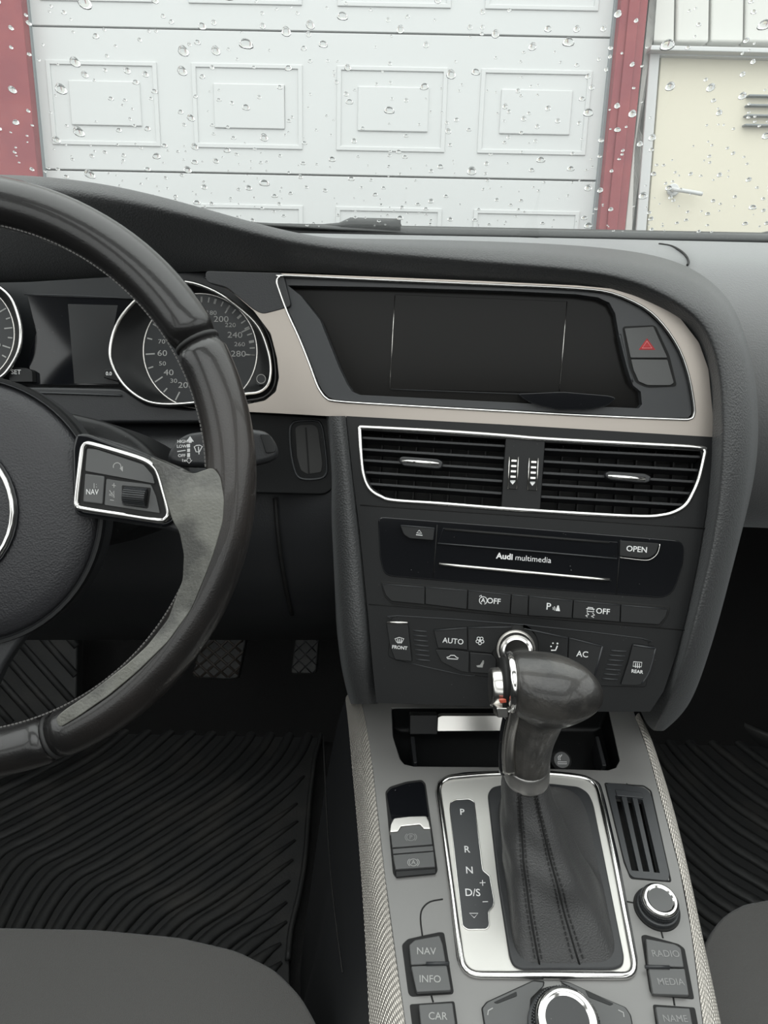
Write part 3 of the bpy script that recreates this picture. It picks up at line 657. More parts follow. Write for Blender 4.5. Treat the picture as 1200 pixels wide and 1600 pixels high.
gauge([(34,520),(30,550),(15,577),(0,591),(-30,606),(-70,610),(-110,596),(-140,560),(-148,520),(-138,480),(-110,446),(-70,430),(-30,433),(0,449),(19,467),(30,495)], -57, 520, 80, [('60', 25, 1), ('40', 75, 1), ('20', 140, 1), ('80', -20, 0)], [(i*12-30, i % 2) for i in range(20)])
trim('hood_groove', C, [(319, 433), (356, 449), (397, 486), (420, 524), (429, 560), (431, 590), (426, 608), (412, 621), (385, 626)], .0022, .0016, .001, gloss_m, ic, n=3)
b = slab('set_button', C, [(12, 573), (42, 575), (50, 580), (51, 597), (14, 597)], -.012, -.004, darkbtn_m, ic, r=.001, bev=.001)
text('lettering', C, 'SET', 25, 581.5, 7, -.0037, white_ink, b, bold=.01)
b = slab('trip_button', C, [(163, 577), (183, 575), (190, 590), (184, 596), (161, 590)], -.012, -.004, darkbtn_m, ic, r=.001, bev=.001)
text('lettering', C, '0.0', 170, 584, 5.5, -.0037, white_ink, b, bold=.02)
ink('round_mark', C, [circ(408, 592, 7)], 1, -.002, grey_ink, ic)
slab('corner_lens', C, [(402, 584), (414, 584), (415, 601), (400, 602)], -.006, -.0025, dial_m, ic, r=.003, bev=.0004)

# ------------------------------------------------------------------ steering column, stalk, key slot
sc_t = empty('steering_column', P(80, 760, .56), 'dusty black steering column shroud behind the wheel hub', 'steering column')
ax = V((0, math.cos(rad(25)), -math.sin(rad(25))))
pr = [P(x, y, .545) for x, y in ((-190, 720), (-120, 655), (20, 636), (95, 641), (175, 660), (212, 680), (250, 712), (258, 760), (235, 830), (100, 870), (-100, 870))]
loft('column_shroud', [[p - ax*.01 for p in pr], pr, [p + ax*.03 for p in pr], [p + ax*.16 for p in pr]], panel_m, sc_t, sub=2)
T = Fr(P(340, 700, .53), lean(rad(-6), rad(24)))
ws = empty('wiper_stalk', T.at(345, 700), 'black wiper stalk with printed speed arrows to the right of the column', 'lever')
slab('stalk_lever', T, [(260, 714), (266, 699), (276, 687), (292, 677), (312, 674), (396, 670), (416, 674), (428, 687), (434, 703), (431, 715), (420, 721), (398, 727), (320, 730), (282, 729), (264, 724)], -.02, 0, matte_m, ws, r=.004, bev=.004, seg=3)
slab('stalk_switch', T, [(406, 678), (421, 679), (431, 698), (430, 706), (416, 708)], -.002, .0025, darkbtn_m, ws, r=.001, bev=.0015)
for s, x, y in (('HIGH', 285, 690), ('LOW', 284, 697.5), ('OFF', 284, 712), ('1x', 287, 719.5)): text('lettering', T, s, x, y, 4.6, .0002, white_ink, ws, bold=.02)
ink('speed_arrow', T, [[(277, 705.5), (290, 703.5)]], 1.5, .0002, white_ink, ws, fills=[[(297, 681.5), (303, 690), (299.5, 690), (299.5, 692), (294.5, 692), (294.5, 690), (291, 690)], [(292, 694), (297, 693.6), (297, 699), (292, 699.3)], [(292.5, 701), (297, 700.8), (297, 706), (292.5, 706.3)], [(292.5, 708), (297, 707.8), (297, 714), (292.5, 714.3)]])
ink('single_wipe_arrow', T, [[(292.5, 716), (297.5, 716), (297.5, 719), (300, 719), (295.5, 724), (290.5, 719), (292.5, 719), (292.5, 716)]], 1, .0002, white_ink, ws)
ink('wiper_symbol', T, [[(303.5, 698), (307, 696), (312, 695.5), (316, 697.5), (311.5, 706), (306.5, 706), (303.5, 698)], [(310, 698), (311, 710)]], 1.5, .0002, white_ink, ws)
ks = empty('key_slot', KP.at(480, 703), 'oval key slot with dusty flap in the panel left of the stack', 'key slot')
KO = [(453, 672), (457, 662), (466, 658), (492, 657), (502, 664), (507, 690), (511, 730), (508, 743), (498, 748), (478, 749), (465, 744), (458, 725), (454, 700)]
trim('slot_rim', KP, KO, .0022, .0016, .0005, bezel_m, ks, closed=True, n=3)
slab('slot_flap', KP, [(461, 668), (468, 664), (490, 663), (497, 669), (504, 725), (502, 738), (480, 741), (470, 735), (464, 715)], 0, .0008, mat('dusty_flap', (.035, .035, .034), .6, spots=(700, .7)), ks, r=.002, bev=.0005)
slab('flap_slit', KP, [(476.5, 668), (479, 668), (484, 741), (481.5, 741)], .0006, .0011, gap_m, ks, bev=.0001)

# ------------------------------------------------------------------ steering wheel
wh = empty('steering_wheel', W.o, 'black leather steering wheel with shiny worn rim and chrome-edged spoke buttons', 'steering wheel')
pw = .459/F; RM = 434*pw
def rimarc(a0, a1, name):
    n = 40; pts = []; rr = []; r2 = []
    for i in range(n+1):
        a = rad(a0 + (a1-a0)*i/n); e = min(i, n-i)
        k = .86 if e == 0 else (.97 if e == 1 and abs(a1-a0) < 60 else 1)
        pts.append(W.w(RM*math.cos(a), RM*math.sin(a), 0)); rr.append(.0155*k); r2.append(.0155*k)
    return sweep(name, pts, rr, leather_m, wh, ns=20, up=W.N, r2=r2)
for a0, a1 in ((30.4, 149.6), (-67.4, 29.4), (-112, -68.2), (150.6, 247.4)): rimarc(a0, a1, 'rim_leather')
for a in (29.9, -67.8, 150.1, 247.8):
    A = rad(a); sweep('rim_seam', [W.w(RM*math.cos(A+o), RM*math.sin(A+o), 0) for o in (-.006, 0, .006)], .0143, thread_m, wh, ns=20, up=W.N, r2=.0142)
parts = []
for i in range(400):     # stitches along the inner edge of the rim
    a = rad(i*.9); r = RM-.0151; tilt = rad(12)
    if -22 < ((i*.9+180) % 360)-180 < 3: continue
    c = W.w(r*math.cos(a), r*math.sin(a), .0042); t = (-W.X*math.sin(a)+W.Y*math.cos(a)); rr_ = W.X*math.cos(a)+W.Y*math.sin(a)
    t = (t*math.cos(tilt)+W.N*math.sin(tilt))
    parts.append(boxgeo(c, t*.00085, rr_*.0004, t.cross(rr_)*.0004))
M('stitching', *merge(parts), paleth_m, wh, smooth=False, kind='stuff')
PC = Fr(P(-60, 798, .47), W.N, (1, 0, 0)); pr_ = 207*.47/F
lathe('hub', PC.o - PC.N*.012, PC.N, [(pr_*.9, -.03), (pr_*1.045, -.012), (pr_*1.045, .004), (pr_*1.01, .007), (pr_*1.0, .004)], matte_m, wh, n=72, x=(1, 0, 0))
lathe('hub_ring', PC.o - PC.N*.012, PC.N, [(pr_*1.05, .002), (pr_*1.045, .0065), (pr_*1.02, .0065), (pr_*1.015, .002)], panel_m, wh, n=72, x=(1, 0, 0))
ab = lathe('airbag_cover', PC.o - PC.N*.012, PC.N, [(pr_, -.01), (pr_*1.0, .004), (pr_*.965, .0085), (pr_*.85, .0125), (pr_*.6, .0155), (pr_*.3, .0165), (0, .017)], pad_m, wh, n=72, sharp=80, x=(1, 0, 0))
EF = Fr(PC.o + PC.N*.0045, PC.N, (1, 0, 0))
trim('emblem_ring', EF, circ(-92, 800, 112, 0, 360, 40)[:-1], .004, .0025, .001, chrome_m, wh, closed=True, n=1, ns=10)
trim('emblem_ring_edge', EF, circ(-92, 800, 119, 0, 360, 40)[:-1], .002, .001, .0005, gloss_m, wh, closed=True, n=1, ns=6)
ink('airbag_mark', Fr(PC.o + PC.N*.0012, PC.N, (1, 0, 0)), [[(28, 750), (28, 760), (30, 758), (30, 754)], [(30, 755), (40, 758), (52, 755), (58, 749)], [(31, 763), (40, 765), (47, 763)]], 1.6, .0022, bezel_m, wh)
# right spoke with its key pad
SPK = Fr(W.w(0, 0, .002), W.N, (1, 0, 0))
slab('spoke', SPK, [(112, 690), (126, 676), (135, 677), (200, 696), (262, 724), (288, 738), (300, 760), (296, 830), (280, 834), (262, 828), (120, 806), (114, 798)], -.018, -.003, matte_m, wh, r=.003, bev=.003, seg=3)
slab('grip_and_highlight', SPK, [(232, 712), (267, 727), (288, 738), (304, 740), (317, 735), (332, 730), (344, 744), (350, 780), (348, 815), (333, 867), (320, 901), (299, 952), (262, 1003), (215, 1049), (168, 1088), (120, 1121), (92, 1138), (86, 1122), (101, 1109), (140, 1083), (198, 1038), (230, 1009), (262, 968), (275, 933), (285, 907), (287, 867), (280, 832), (270, 815), (262, 790), (248, 742)], -.010, .0140, worn_lit_m, wh, r=.003, bev=.0065, seg=6)  # worn thumb area; the pale tail down the rim is a painted highlight
slab('left_spoke', SPK, [(-246, 690), (-275, 697), (-460, 745), (-470, 860), (-420, 880), (-290, 818), (-258, 806)], -.018, -.001, matte_m, wh, r=.003, bev=.003, seg=3)
slab('bottom_spoke', SPK, [(-170, 930), (40, 950), (46, 984), (25, 1010), (5, 1040), (-14, 1080), (-20, 1130), (-155, 1130), (-165, 1060), (-190, 985)], -.034, -.022, matte_m, wh, r=.003, bev=.003, seg=3)
kp = slab('key_pad', SPK, [(118, 678), (136, 677), (236, 714), (258, 736), (276, 800), (273, 816), (258, 824), (126, 804), (113, 794), (112, 700)], -.004, .0022, gloss_m, wh, r=.003, bev=.002, seg=3)
FRM = [(132, 697), (136, 694), (146, 695), (188, 707), (225, 719), (240, 729), (248, 742), (256, 770), (263, 796), (263, 805), (259, 810), (249, 813), (190, 804), (127, 794), (121, 790), (120, 782), (125, 738), (129, 706)]
trim('chrome_frame', SPK, FRM, .0036, .0024, .0028, chrome_m, kp, closed=True, n=3, ns=10)
slab('frame_floor', SPK, FRM, .002, .0026, gap_m, kp, bev=.0001)
b = slab('voice_button', SPK, [(136, 701), (150, 702), (224, 726), (238, 742), (242, 756), (133, 736)], .002, .0042, button_m, kp, r=.001, bev=.0008)
ink('voice_symbol', SPK, [circ(183, 729, 6, -40, 200, 12)], 1.3, .0044, grey_ink, kp, fills=[[(187, 732), (192, 728), (192, 737)]])
b = slab('nav_button', SPK, [(132.5, 740), (163, 744), (160, 788), (129.5, 784)], .002, .0042, button_m, kp, r=.001, bev=.0008)
text('lettering', SPK, 'NAV', 144, 769, 8.5, .0044, white_ink, kp, bold=0, sx=.8); ink('list_symbol', SPK, [[(147, 755), (147, 763)], [(150, 757), (151, 757)], [(150, 761), (151.5, 761)]], 1.2, .0044, grey_ink, kp)
b = slab('volume_panel', SPK, [(166, 748), (184, 751), (236, 757), (244, 776), (250, 802), (163, 789)], .002, .0036, button_m, kp, r=.001, bev=.0008)
ink('volume_symbol', SPK, [[(175, 758), (181, 759)], [(178, 755), (178, 762)], [(172, 781), (178, 782)], [(171, 772), (174, 772), (178, 767), (178, 778), (174, 774), (171, 774), (171, 772)], [(171, 766), (179, 777)]], 1.2, .0038, grey_ink, kp)
slab('roller_well', SPK, [(190, 758), (236, 762), (231, 795), (191, 789)], .003, .0038, gap_m, kp, r=.001, bev=.0002)
a, b2 = SPK.at(194, 774.5, .0035), SPK.at(231, 778, .0035)
rl = sweep('roller', [a + (b2-a)*t for t in (0, .06, .94, 1)], [.0045, .0054, .0054, .0045], darkbtn_m, kp, ns=24)
dx = (b2-a).normalized(); parts = []
for i in range(14):
    an = rad(-10+i*14); d = SPK.N*math.sin(an)+dx.cross(SPK.N)*math.cos(an)
    parts.append(boxgeo((a+b2)/2 + d*.0055, (b2-a)*.46, d*.0004, dx.cross(d)*.0003))
M('roller_ribs', *merge(parts), bezel_m, kp, smooth=False, kind='stuff')

# ------------------------------------------------------------------ footwells: pedals, mats
FL = Fr((0, .8, .004), (0, 0, 1), (1, 0, 0))
BF = Fr(P(345, 1015, 1.20), lean(0, rad(38)))
bp = empty('brake_pedal', BF.at(345, 1015), 'brake pedal with diamond-grid rubber pad in the dark driver footwell', 'pedal')
bpo = [(335, 958), (391, 968), (372, 1060), (352, 1062), (300, 1058), (312, 1005)]
slab('pedal_pad', BF, bpo, -.02, 0, rubber_m, bp, r=.006, bev=.003)
sweep('pedal_arm', [BF.at(350, 1000, -.02), BF.at(352, 960, -.03), BF.at(350, 900, -.02)], .012, gap_m, bp)
br = mat('pedal_rib', (.05, .042, .035), .45)
def inside(p, poly):
    c = False
    for i in range(len(poly)):
        a, b = poly[i-1], poly[i]
        if (a[1] > p[1]) != (b[1] > p[1]) and p[0] < (b[0]-a[0])*(p[1]-a[1])/(b[1]-a[1])+a[0]: c = not c
    return c
def clipline(p, q, poly, n=40):
    pts = [(p[0]+(q[0]-p[0])*i/n, p[1]+(q[1]-p[1])*i/n) for i in range(n+1)]; run = []; best = []
    for a in pts:
        if inside(a, poly): run.append(a)
        else:
            if len(run) > len(best): best = run
            run = []
    if len(run) > len(best): best = run
    return (best[0], best[-1]) if len(best) > 2 else None
for i in range(-9, 14):
    for s in (-1, 1):
        c = clipline((345+i*22-s*90, 1010-80), (345+i*22+s*90, 1010+80), bpo)
        if c: trim('grid_rib', BF, c, .004, .002, .001, br, bp, n=1, ns=6)
AF = Fr(P(477, 1025, 1.22), lean(0, rad(38)))
ap = empty('accelerator_pedal', AF.at(477, 1025), 'narrow accelerator pedal with cross-hatched pad beside the brake', 'pedal')
apo = [(463, 985), (500, 985), (494, 1053), (454, 1053)]
slab('pedal_pad', AF, apo, -.02, 0, rubber_m, ap, r=.006, bev=.003)
for i in range(-6, 7):
    for s in (-1, 1):
        c = clipline((477+i*20-s*60, 1022-60), (477+i*20+s*60, 1022+60), apo)
        if c: trim('grid_rib', AF, c, .002, .001, .0005, matte_m, ap, n=1, ns=6)
RF = Fr(P(60, 1070, 1.22), lean(0, rad(45)))
fr2 = empty('footrest', RF.at(60, 1070), 'dark rubber footrest plate with slanted grooves at the far left', 'footrest')
rfo = [(-60, 960), (122, 962), (118, 1150), (-60, 1180)]
slab('footrest_plate', RF, rfo, -.03, 0, rubber_m, fr2, r=.01, bev=.004)
for i in range(-5, 9):
    c = clipline((i*42-120, 930), (i*42+60, 1130), rfo)
    if c: trim('rib', RF, c, .012, .003, .001, rubber_m, fr2, n=1, ns=6)
dm = empty('floor_mat', FL.at(250, 1250), 'black rubber driver floor mat with curved S-shaped ribs', 'floor mat')
MO_ = [(-420, 1100), (235, 1106), (506, 1110), (503, 1150), (492, 1190), (484, 1260), (478, 1340), (468, 1400), (456, 1450), (452, 1500), (455, 1620), (-420, 1620)]
slab('mat_base', FL, MO_, 0, .008, rubber_m, dm, r=.01, bev=.002)
trim('mat_edge', FL, [(-420, 1101), (0, 1103), (235, 1107), (400, 1109.5), (504, 1111)], .008, .006, .012, rubber_m, dm, n=2)
trim('mat_edge', FL, [(505, 1112), (501, 1150), (491, 1190), (483, 1260), (477, 1340), (467, 1400), (455, 1450), (450, 1500)], .008, .005, .010, rubber_m, dm, n=3)
base = [(905, 30, 60, 0), (880, 70, 60, 0), (850, 130, 61, 5), (800, 200, 62, 12), (690, 300, 61, 15), (500, 420, 60, 18), (300, 540, 60, 21), (190, 600, 60, 22), (120, 680, 60, 20), (60, 790, 61, 12), (20, 880, 61, 6), (-10, 960, 61, 3)]
poly = [(a - (2 if a > 300 else 0), b) for a, b in MO_]
for k in range(-13, 19):
    pts = [((x + s*k)/2.143, 1080 + (y + t*k)/2.143) for x, y, s, t in base]
    q = smooth([V(p) for p in pts], 3); run = [p for p in q if inside((p.x+7, p.y), poly) and p.y > 1111]
    if len(run) < 5: continue
    pp = [FL.at(p.x, p.y, .009) for p in run]; n = len(pp)
    wd = [.0092*min(1, .25+.25*min(i, n-1-i)) for i in range(n)]
    sweep('rib', pp, wd, rubber_m, dm, ns=8, up=(0, 0, 1), r2=[.0058*min(1, .25+.3*min(i, n-1-i)) for i in range(n)])
pm = empty('floor_mat', FL.at(1150, 1250), 'black rubber passenger floor mat with long sweeping ribs', 'floor mat')
slab('mat_base', FL, [(1010, 1050), (1085, 1075), (1150, 1122), (1260, 1160), (1700, 1200), (1700, 1600), (1060, 1600), (990, 1200)], 0, .008, rubber_m, pm, r=.01, bev=.002)
for k in range(-1, 13):
    pts = [(1050-13*k, 1050+19*k), (1078-13*k, 1086+21*k), (1104-11*k, 1118+24*k), (1154-5*k, 1161+30*k), (1205, 1199+32*k), (1290, 1248+34*k), (1420, 1300+36*k)]
    pp = [FL.at(p.x, p.y, .009) for p in smooth([V(p) for p in pts], 3)]
    sweep('rib', pp, .010, rubber_m, pm, ns=8, up=(0, 0, 1), r2=.006)
lip = [FL.at(a, b, .02) for a, b in ((1020, 1040), (1060, 1068), (1085, 1090), (1115, 1114), (1150, 1136), (1200, 1158), (1290, 1180), (1500, 1200))]
sweep('mat_edge', smooth(lip, 3), .006, rubber_m, pm, ns=8, up=(0, 0, 1), r2=.018)
# ------------------------------------------------------------------ seats
QF = Fr((0, .3, .30), (0, -.10, 1), (1, 0, 0))
def seat(px, lab, edge):
    o = empty('car_seat', QF.at(*px[len(px)//2]), lab, 'seat')
    slab('seat_cushion', QF, px, -.14, 0, fabric_m, o, r=.01, bev=.018, seg=4)
    q = smooth([QF.loc(a, b, 0) for a, b in edge], 4)
    sweep('piping', [QF.w(a.x, a.y, -.004) for a in q], .0028, fabric_m, o, ns=8)
seat([(-420, 1450), (0, 1448), (150, 1451), (280, 1463), (370, 1484), (430, 1514), (470, 1555), (497, 1603), (520, 1680), (560, 1850), (-700, 1850)],
     'dark grey fabric driver seat cushion below the wheel', [(-420, 1456), (0, 1454), (150, 1457), (278, 1469), (366, 1490), (424, 1519), (463, 1559), (489, 1606), (512, 1685)])
seat([(1062, 1850), (1080, 1640), (1090, 1530), (1101, 1475), (1121, 1440), (1150, 1417), (1200, 1404), (1400, 1398), (1700, 1850)],
     'dark fabric passenger seat corner right of the console', [(1086, 1640), (1096, 1532), (1106, 1480), (1125, 1446), (1152, 1423), (1201, 1410), (1400, 1404)])
# ------------------------------------------------------------------ centre console
cc = empty('center_console', G.at(850, 1370), 'grey centre console with embossed aluminium edge strips between the seats', 'console')
TOP = [(562, 1085), (572, 1130), (582, 1200), (601, 1370), (616, 1480), (633, 1600), (648, 1720), (1124, 1720), (1099, 1600), (1080, 1450), (1062, 1356), (1037, 1262), (1013, 1176), (1000, 1139), (985, 1095)]
TH = [(612, 1106), (614, 1150), (625, 1185), (632, 1194), (645, 1197), (780, 1198), (870, 1201), (950, 1203), (962, 1199), (968, 1188), (960, 1150), (950, 1106)]
slab('top_panel', G, TOP, -.012, 0, console_m, cc, bev=.001, holes=[TH, [(958, 1238), (1006, 1244), (1034, 1366), (986, 1362)]])
def strip(name, A, B, side):
    a = smooth([V(p) for p in A], 3); b = smooth([V(p) for p in B], 3); rows = [[], [], [], [], []]
    for p, q in zip(a, b):
        pl, qr = G.at(p.x, p.y, -.030 if side < 0 else 0), G.at(q.x, q.y, 0 if side < 0 else -.010)
        for k, t in enumerate((0, .25, .5, .8, 1)):
            rows[k].append(pl.lerp(qr, t) + G.N*((.0085 if side < 0 else .006)*math.sin(math.pi*t)))
    uvgrid(grid(name, rows, knurl_m, cc, sub=1), rows)
    return a, b
la, lb = strip('edge_strip', [(539, 1090), (544, 1130), (550, 1200), (559, 1300), (569, 1440), (577, 1600), (582, 1720)], [(562, 1090), (572, 1130), (582, 1200), (593, 1300), (610, 1440), (633, 1600), (648, 1720)], -1)
ra, rb = strip('edge_strip', [(992, 1120), (1000, 1139), (1013, 1176), (1037, 1262), (1062, 1356), (1080, 1450), (1099, 1600), (1116, 1720)], [(1000, 1120), (1010, 1139), (1023, 1169), (1052, 1262), (1075, 1356), (1095, 1450), (1125, 1592), (1148, 1720)], 1)
top = [G.at(p.x, p.y, -.030) for p in la]
grid('left_side', [top, [p + V((-.012, 0, -.05)) for p in top], [p + V((-.028, 0, -.16)) for p in top], [V((p.x-.06-.03*(p.y < .5), p.y, .0)) for p in top]], matte_m, cc, sub=1)
sweep('side_seam', smooth([P(505, 1150, .80), P(512, 1300, .72), P(520, 1400, .66), P(535, 1520, .60)], 4), .0008, gap_m, cc, ns=6)
top = [G.at(p.x, p.y, -.010) for p in rb]
grid('right_side', [top, [p + V((.01, 0, -.05)) for p in top], [V((p.x+.02, p.y, .0)) for p in top]], matte_m, cc, sub=1)
for l in ([(692, 1405), (672, 1409), (660, 1420), (657, 1436), (660, 1462)], [(976, 1408), (1003, 1413)], [(1031, 1446), (1036, 1466)], [(674, 1556), (677, 1566)], [(1052, 1558), (1054, 1571)]):
    trim('panel_seam', G, l, .0012, .0005, .0001, gap_m, cc, n=3, ns=6)
# storage tray in front of the lever
tr = empty('storage_tray', G.at(790, 1170, -.03), 'dark open storage tray under the stack with dusty corners', 'tray')
q = rnd([G.loc(a, b, 0) for a, b in TH], .004, 3)
cen = sum(q, V((0, 0)))/len(q)
rings = [[G.w(p.x, p.y, -.001) for p in q], [G.w(p.x+(cen.x-p.x)*.02, p.y+(cen.y-p.y)*.02, -.026) for p in q], [G.w(p.x+(cen.x-p.x)*.08, p.y+(cen.y-p.y)*.08, -.030) for p in q]]
n = len(q); vs = sum(rings, []); fs = [(i*n+j, i*n+(j+1) % n, (i+1)*n+(j+1) % n, (i+1)*n+j) for i in range(2) for j in range(n)] + [tuple(2*n+j for j in range(n))]
M('tray_liner', vs, fs, panel_m, tr, sharp=50)
slab('tray_divider', G, [(648, 1150), (652, 1192), (646, 1192), (641, 1150)], -.03, -.006, matte_m, tr, bev=.001)
slab('tray_divider', G, [(936, 1150), (948, 1196), (941, 1196), (930, 1150)], -.03, -.006, matte_m, tr, bev=.001)
AT = Fr(P(745, 1131, .672), lean(0, rad(30)))
at_ = empty('ashtray_lid', AT.o, 'flat satin metal ashtray lid edge at the back of the tray', 'lid')
slab('lid_edge', AT, [(684, 1121), (690, 1118), (860, 1118), (860, 1142), (683, 1143)], -.012, 0, satin_m, at_, r=.0012, bev=.0006)
slab('lid_body', AT, [(640, 1117), (684, 1117), (684, 1148), (640, 1148)], -.02, -.003, panel_m, at_, bev=.001)
LF = Fr(G.at(877, 1188, -.008), V((0, -.62, .78)), (1, 0, 0)); lw = LF.depth(877, 1188)/F
li = empty('cigarette_lighter', LF.o, 'round black cigarette lighter button right of the lever stem', 'lighter')
lathe('lighter_knob', LF.o, LF.N, [(13.5*lw, -.02), (13.5*lw, .001), (12*lw, .0026), (0, .003)], button_m, li, n=32)
lathe('lighter_ring', LF.o, LF.N, [(16*lw, -.02), (16*lw, .0), (14*lw, .0006), (13.6*lw, -.002)], gap_m, li, n=32)
ink('cigarette_symbol', LF, [[(871.5, 1190.5), (885.5, 1190.5), (885.5, 1193.5), (871.5, 1193.5), (871.5, 1190.5)], [(873, 1188), (872, 1183), (875, 1180)], [(875.5, 1188), (874.5, 1184), (878, 1179)]], 1.0, .0032, white_ink, li)

# shift gate
gt = empty('shift_gate', G.at(840, 1370), 'silver shift gate plate with P R N D/S display strip', 'gear selector plate')
GO = [(683, 1218), (780, 1209), (870, 1209), (931, 1218), (960, 1345), (994, 1525), (724, 1523)]; GR = [.014, .02, .02, .014, .02, .010, .012]
GI = [(762, 1240), (768, 1229), (785, 1225), (860, 1223), (905, 1228), (920, 1238), (928, 1256), (976, 1494), (974, 1508), (960, 1514), (815, 1514), (802, 1508), (796, 1494), (778, 1380)]
slab('gate_plate', G, GO, -.002, .002, gateplate_m, gt, r=GR, n=6, bev=.0008)
trim('chrome_edge', G, GO, .0052, .0026, .0016, chrome_m, gt, closed=True, ns=10, r=GR)
slab('gate_surround', G, [(680, 1236), (684, 1220), (698, 1211), (727, 1206), (780, 1204), (862, 1205), (916, 1211), (938, 1223), (946, 1250), (967, 1340), (997, 1500), (995, 1520), (975, 1530), (860, 1530), (745, 1528), (726, 1521), (714, 1502), (697, 1355)], 0, .0008, gloss_m, gt, r=.004, bev=.0004)
slab('boot_frame', G, GI, .001, .0045, matte_m, gt, r=.004, bev=.002, seg=3)
DS = [(703, 1265), (704, 1254), (712, 1250), (733, 1248.5), (741, 1253), (754, 1360), (765, 1369), (772, 1408), (770, 1417), (763, 1424), (764.5, 1446), (760, 1452), (731, 1452.5), (723, 1447), (713, 1360)]
ds = slab('display_strip', G, DS, .001, .0027, bezel_m, gt, r=.001, bev=.0004)
trim('strip_edge', G, DS, .001, .0006, .0024, chrome_m, ds, closed=True, ns=6, r=.0015)
for s, x, y, h in (('P', 722, 1269, 8.5), ('R', 729.5, 1327.5, 9), ('N', 733.5, 1360, 9.2), ('D/S', 738.5, 1395, 9.5)): text('letter', G, s, x, y, h*1.22, .0029, white_ink, ds, bold=.008)
ink('plus_minus', G, [[(749.5, 1379.5), (758.5, 1379)], [(753.8, 1375), (754.3, 1384)], [(754, 1409), (762.5, 1408.7)]], 1.2, .0029, white_ink, ds)
ink('arrow', G, [[(733.5, 1427), (747, 1427), (741, 1434), (733.5, 1427)]], 1.2, .0029, white_ink, ds)

# gear lever
gl_ = empty('gear_lever', G.at(855, 1370), 'automatic gear lever with black leather knob, chrome button and stitched gaiter', 'gear lever')
cb = P(820, 1212, .545)
n = 40
q = rnd([G.loc(a, b, .003) for a, b in [(775, 1245), (800, 1229), (880, 1229), (914, 1245), (966, 1502), (945, 1508), (830, 1508), (803, 1502)]], .006, 4)
cg = G.loc(858, 1375, .003)
def atang(a):
    d = V((math.cos(a), math.sin(a))); best = .03
    for k in range(len(q)):
        p, s = q[k]-cg, q[(k+1) % len(q)]-q[k]; den = d.x*s.y - d.y*s.x
        if abs(den) < 1e-12: continue
        t = (p.x*s.y - p.y*s.x)/den; u_ = (p.x*d.y - p.y*d.x)/den
        if t > 0 and 0 <= u_ <= 1: best = t
    return G.w(cg.x+d.x*best, cg.y+d.y*best, .004)
def boot(a, t):
    """a: angle round the gaiter, t: 0 collar .. 1 frame"""
    top = cb + V((.0165*math.cos(a), .0165*math.sin(a), 0)) + V((0, 0, .002)); bot = atang(a)
    k = .30*t + .70*t**2.6
    if math.sin(a) < 0: k = .62*t + .38*t**2      # the driver's side face runs straight down
    z = 1 - (1-t)**1.15 if math.sin(a) > 0 else t
    p = V((top.x+(bot.x-top.x)*k, top.y+(bot.y-top.y)*k, top.z+(bot.z-top.z)*z))
    f = math.sin(t*math.pi)
    o = .0014*f*math.sin(a*5+t*4.5) + .0028*f*(noise.noise(V((math.cos(a)*1.5, math.sin(a)*1.5, t*5)))) + .0005*f*math.sin(t*26+3*math.sin(a*2))*(1 if math.cos(a) > -.2 else .4)
    return p + V((math.cos(a), math.sin(a), 0))*o
rings = [[boot(2*math.pi*j/n, i/16) for j in range(n)] for i in range(17)]
loft('gaiter', rings, bootlea_m, gl_, sub=2, cap=False)
parts = []
for a0, a1 in ((-118, -108), (-110, -104), (-78, -84), (-71, -77)):     # rows of stitches down the gaiter
    N_ = 34
    for i in range(N_):
        t0, t1 = .03+.95*i/N_, .03+.95*(i+.62)/N_
        p0, p1 = boot(rad(a0+(a1-a0)*t0), t0), boot(rad(a0+(a1-a0)*t1), t1)
        d = (p1-p0); mid = (p0+p1)/2 + V((0, -.0009, .0004)); d_ = d.normalized(); sd = V((1, 0, 0)); sd = (sd-d_*sd.dot(d_)).normalized()
        parts.append(boxgeo(mid, d*.5, sd*.00045, d_.cross(sd)*.0005))
M('stitching', *merge(parts), mat('black_thread', (.006, .006, .006), .5), gl_, smooth=False, kind='stuff')
for a0, a1 in ((-114, -106), (-74.5, -80.5)):
    sweep('gaiter_seam', [boot(rad(a0+(a1-a0)*t/24), t/24)+V((0, -.0002, 0)) for t in range(1, 25)], .0007, gap_m, gl_, ns=6)
# stem and knob
def ell(c, rx, rf, up=0, m=20):
    """ring round a vertical stem: rx sideways, rf fore-aft"""
    return [c + cr*(rx*math.cos(2*math.pi*k/m)) + V((0, 1, -.0))*(rf*math.sin(2*math.pi*k/m)) for k in range(m)]
def stem(y, xl, xr, d, kf=1.15):
    c = P((xl+xr)/2, y, d); r = (xr-xl)/2*d/F; return ell(c, r, r*kf)
loft('stem', [stem(1206, 787, 857, .543), stem(1196, 787, 858, .541), stem(1172, 789, 861, .536), stem(1150, 792, 866, .530), stem(1130, 795, 876, .524), stem(1100, 799, 888, .516), stem(1080, 801, 892, .512)], knoblea_m, gl_, sub=2)
loft('collar', [stem(1217, 787, 857, .546), stem(1214, 785.5, 858.5, .5455), stem(1200, 785, 859, .542), stem(1190, 785.5, 860, .540), stem(1187, 788, 858, .539)], collar_m, gl_, sub=1)
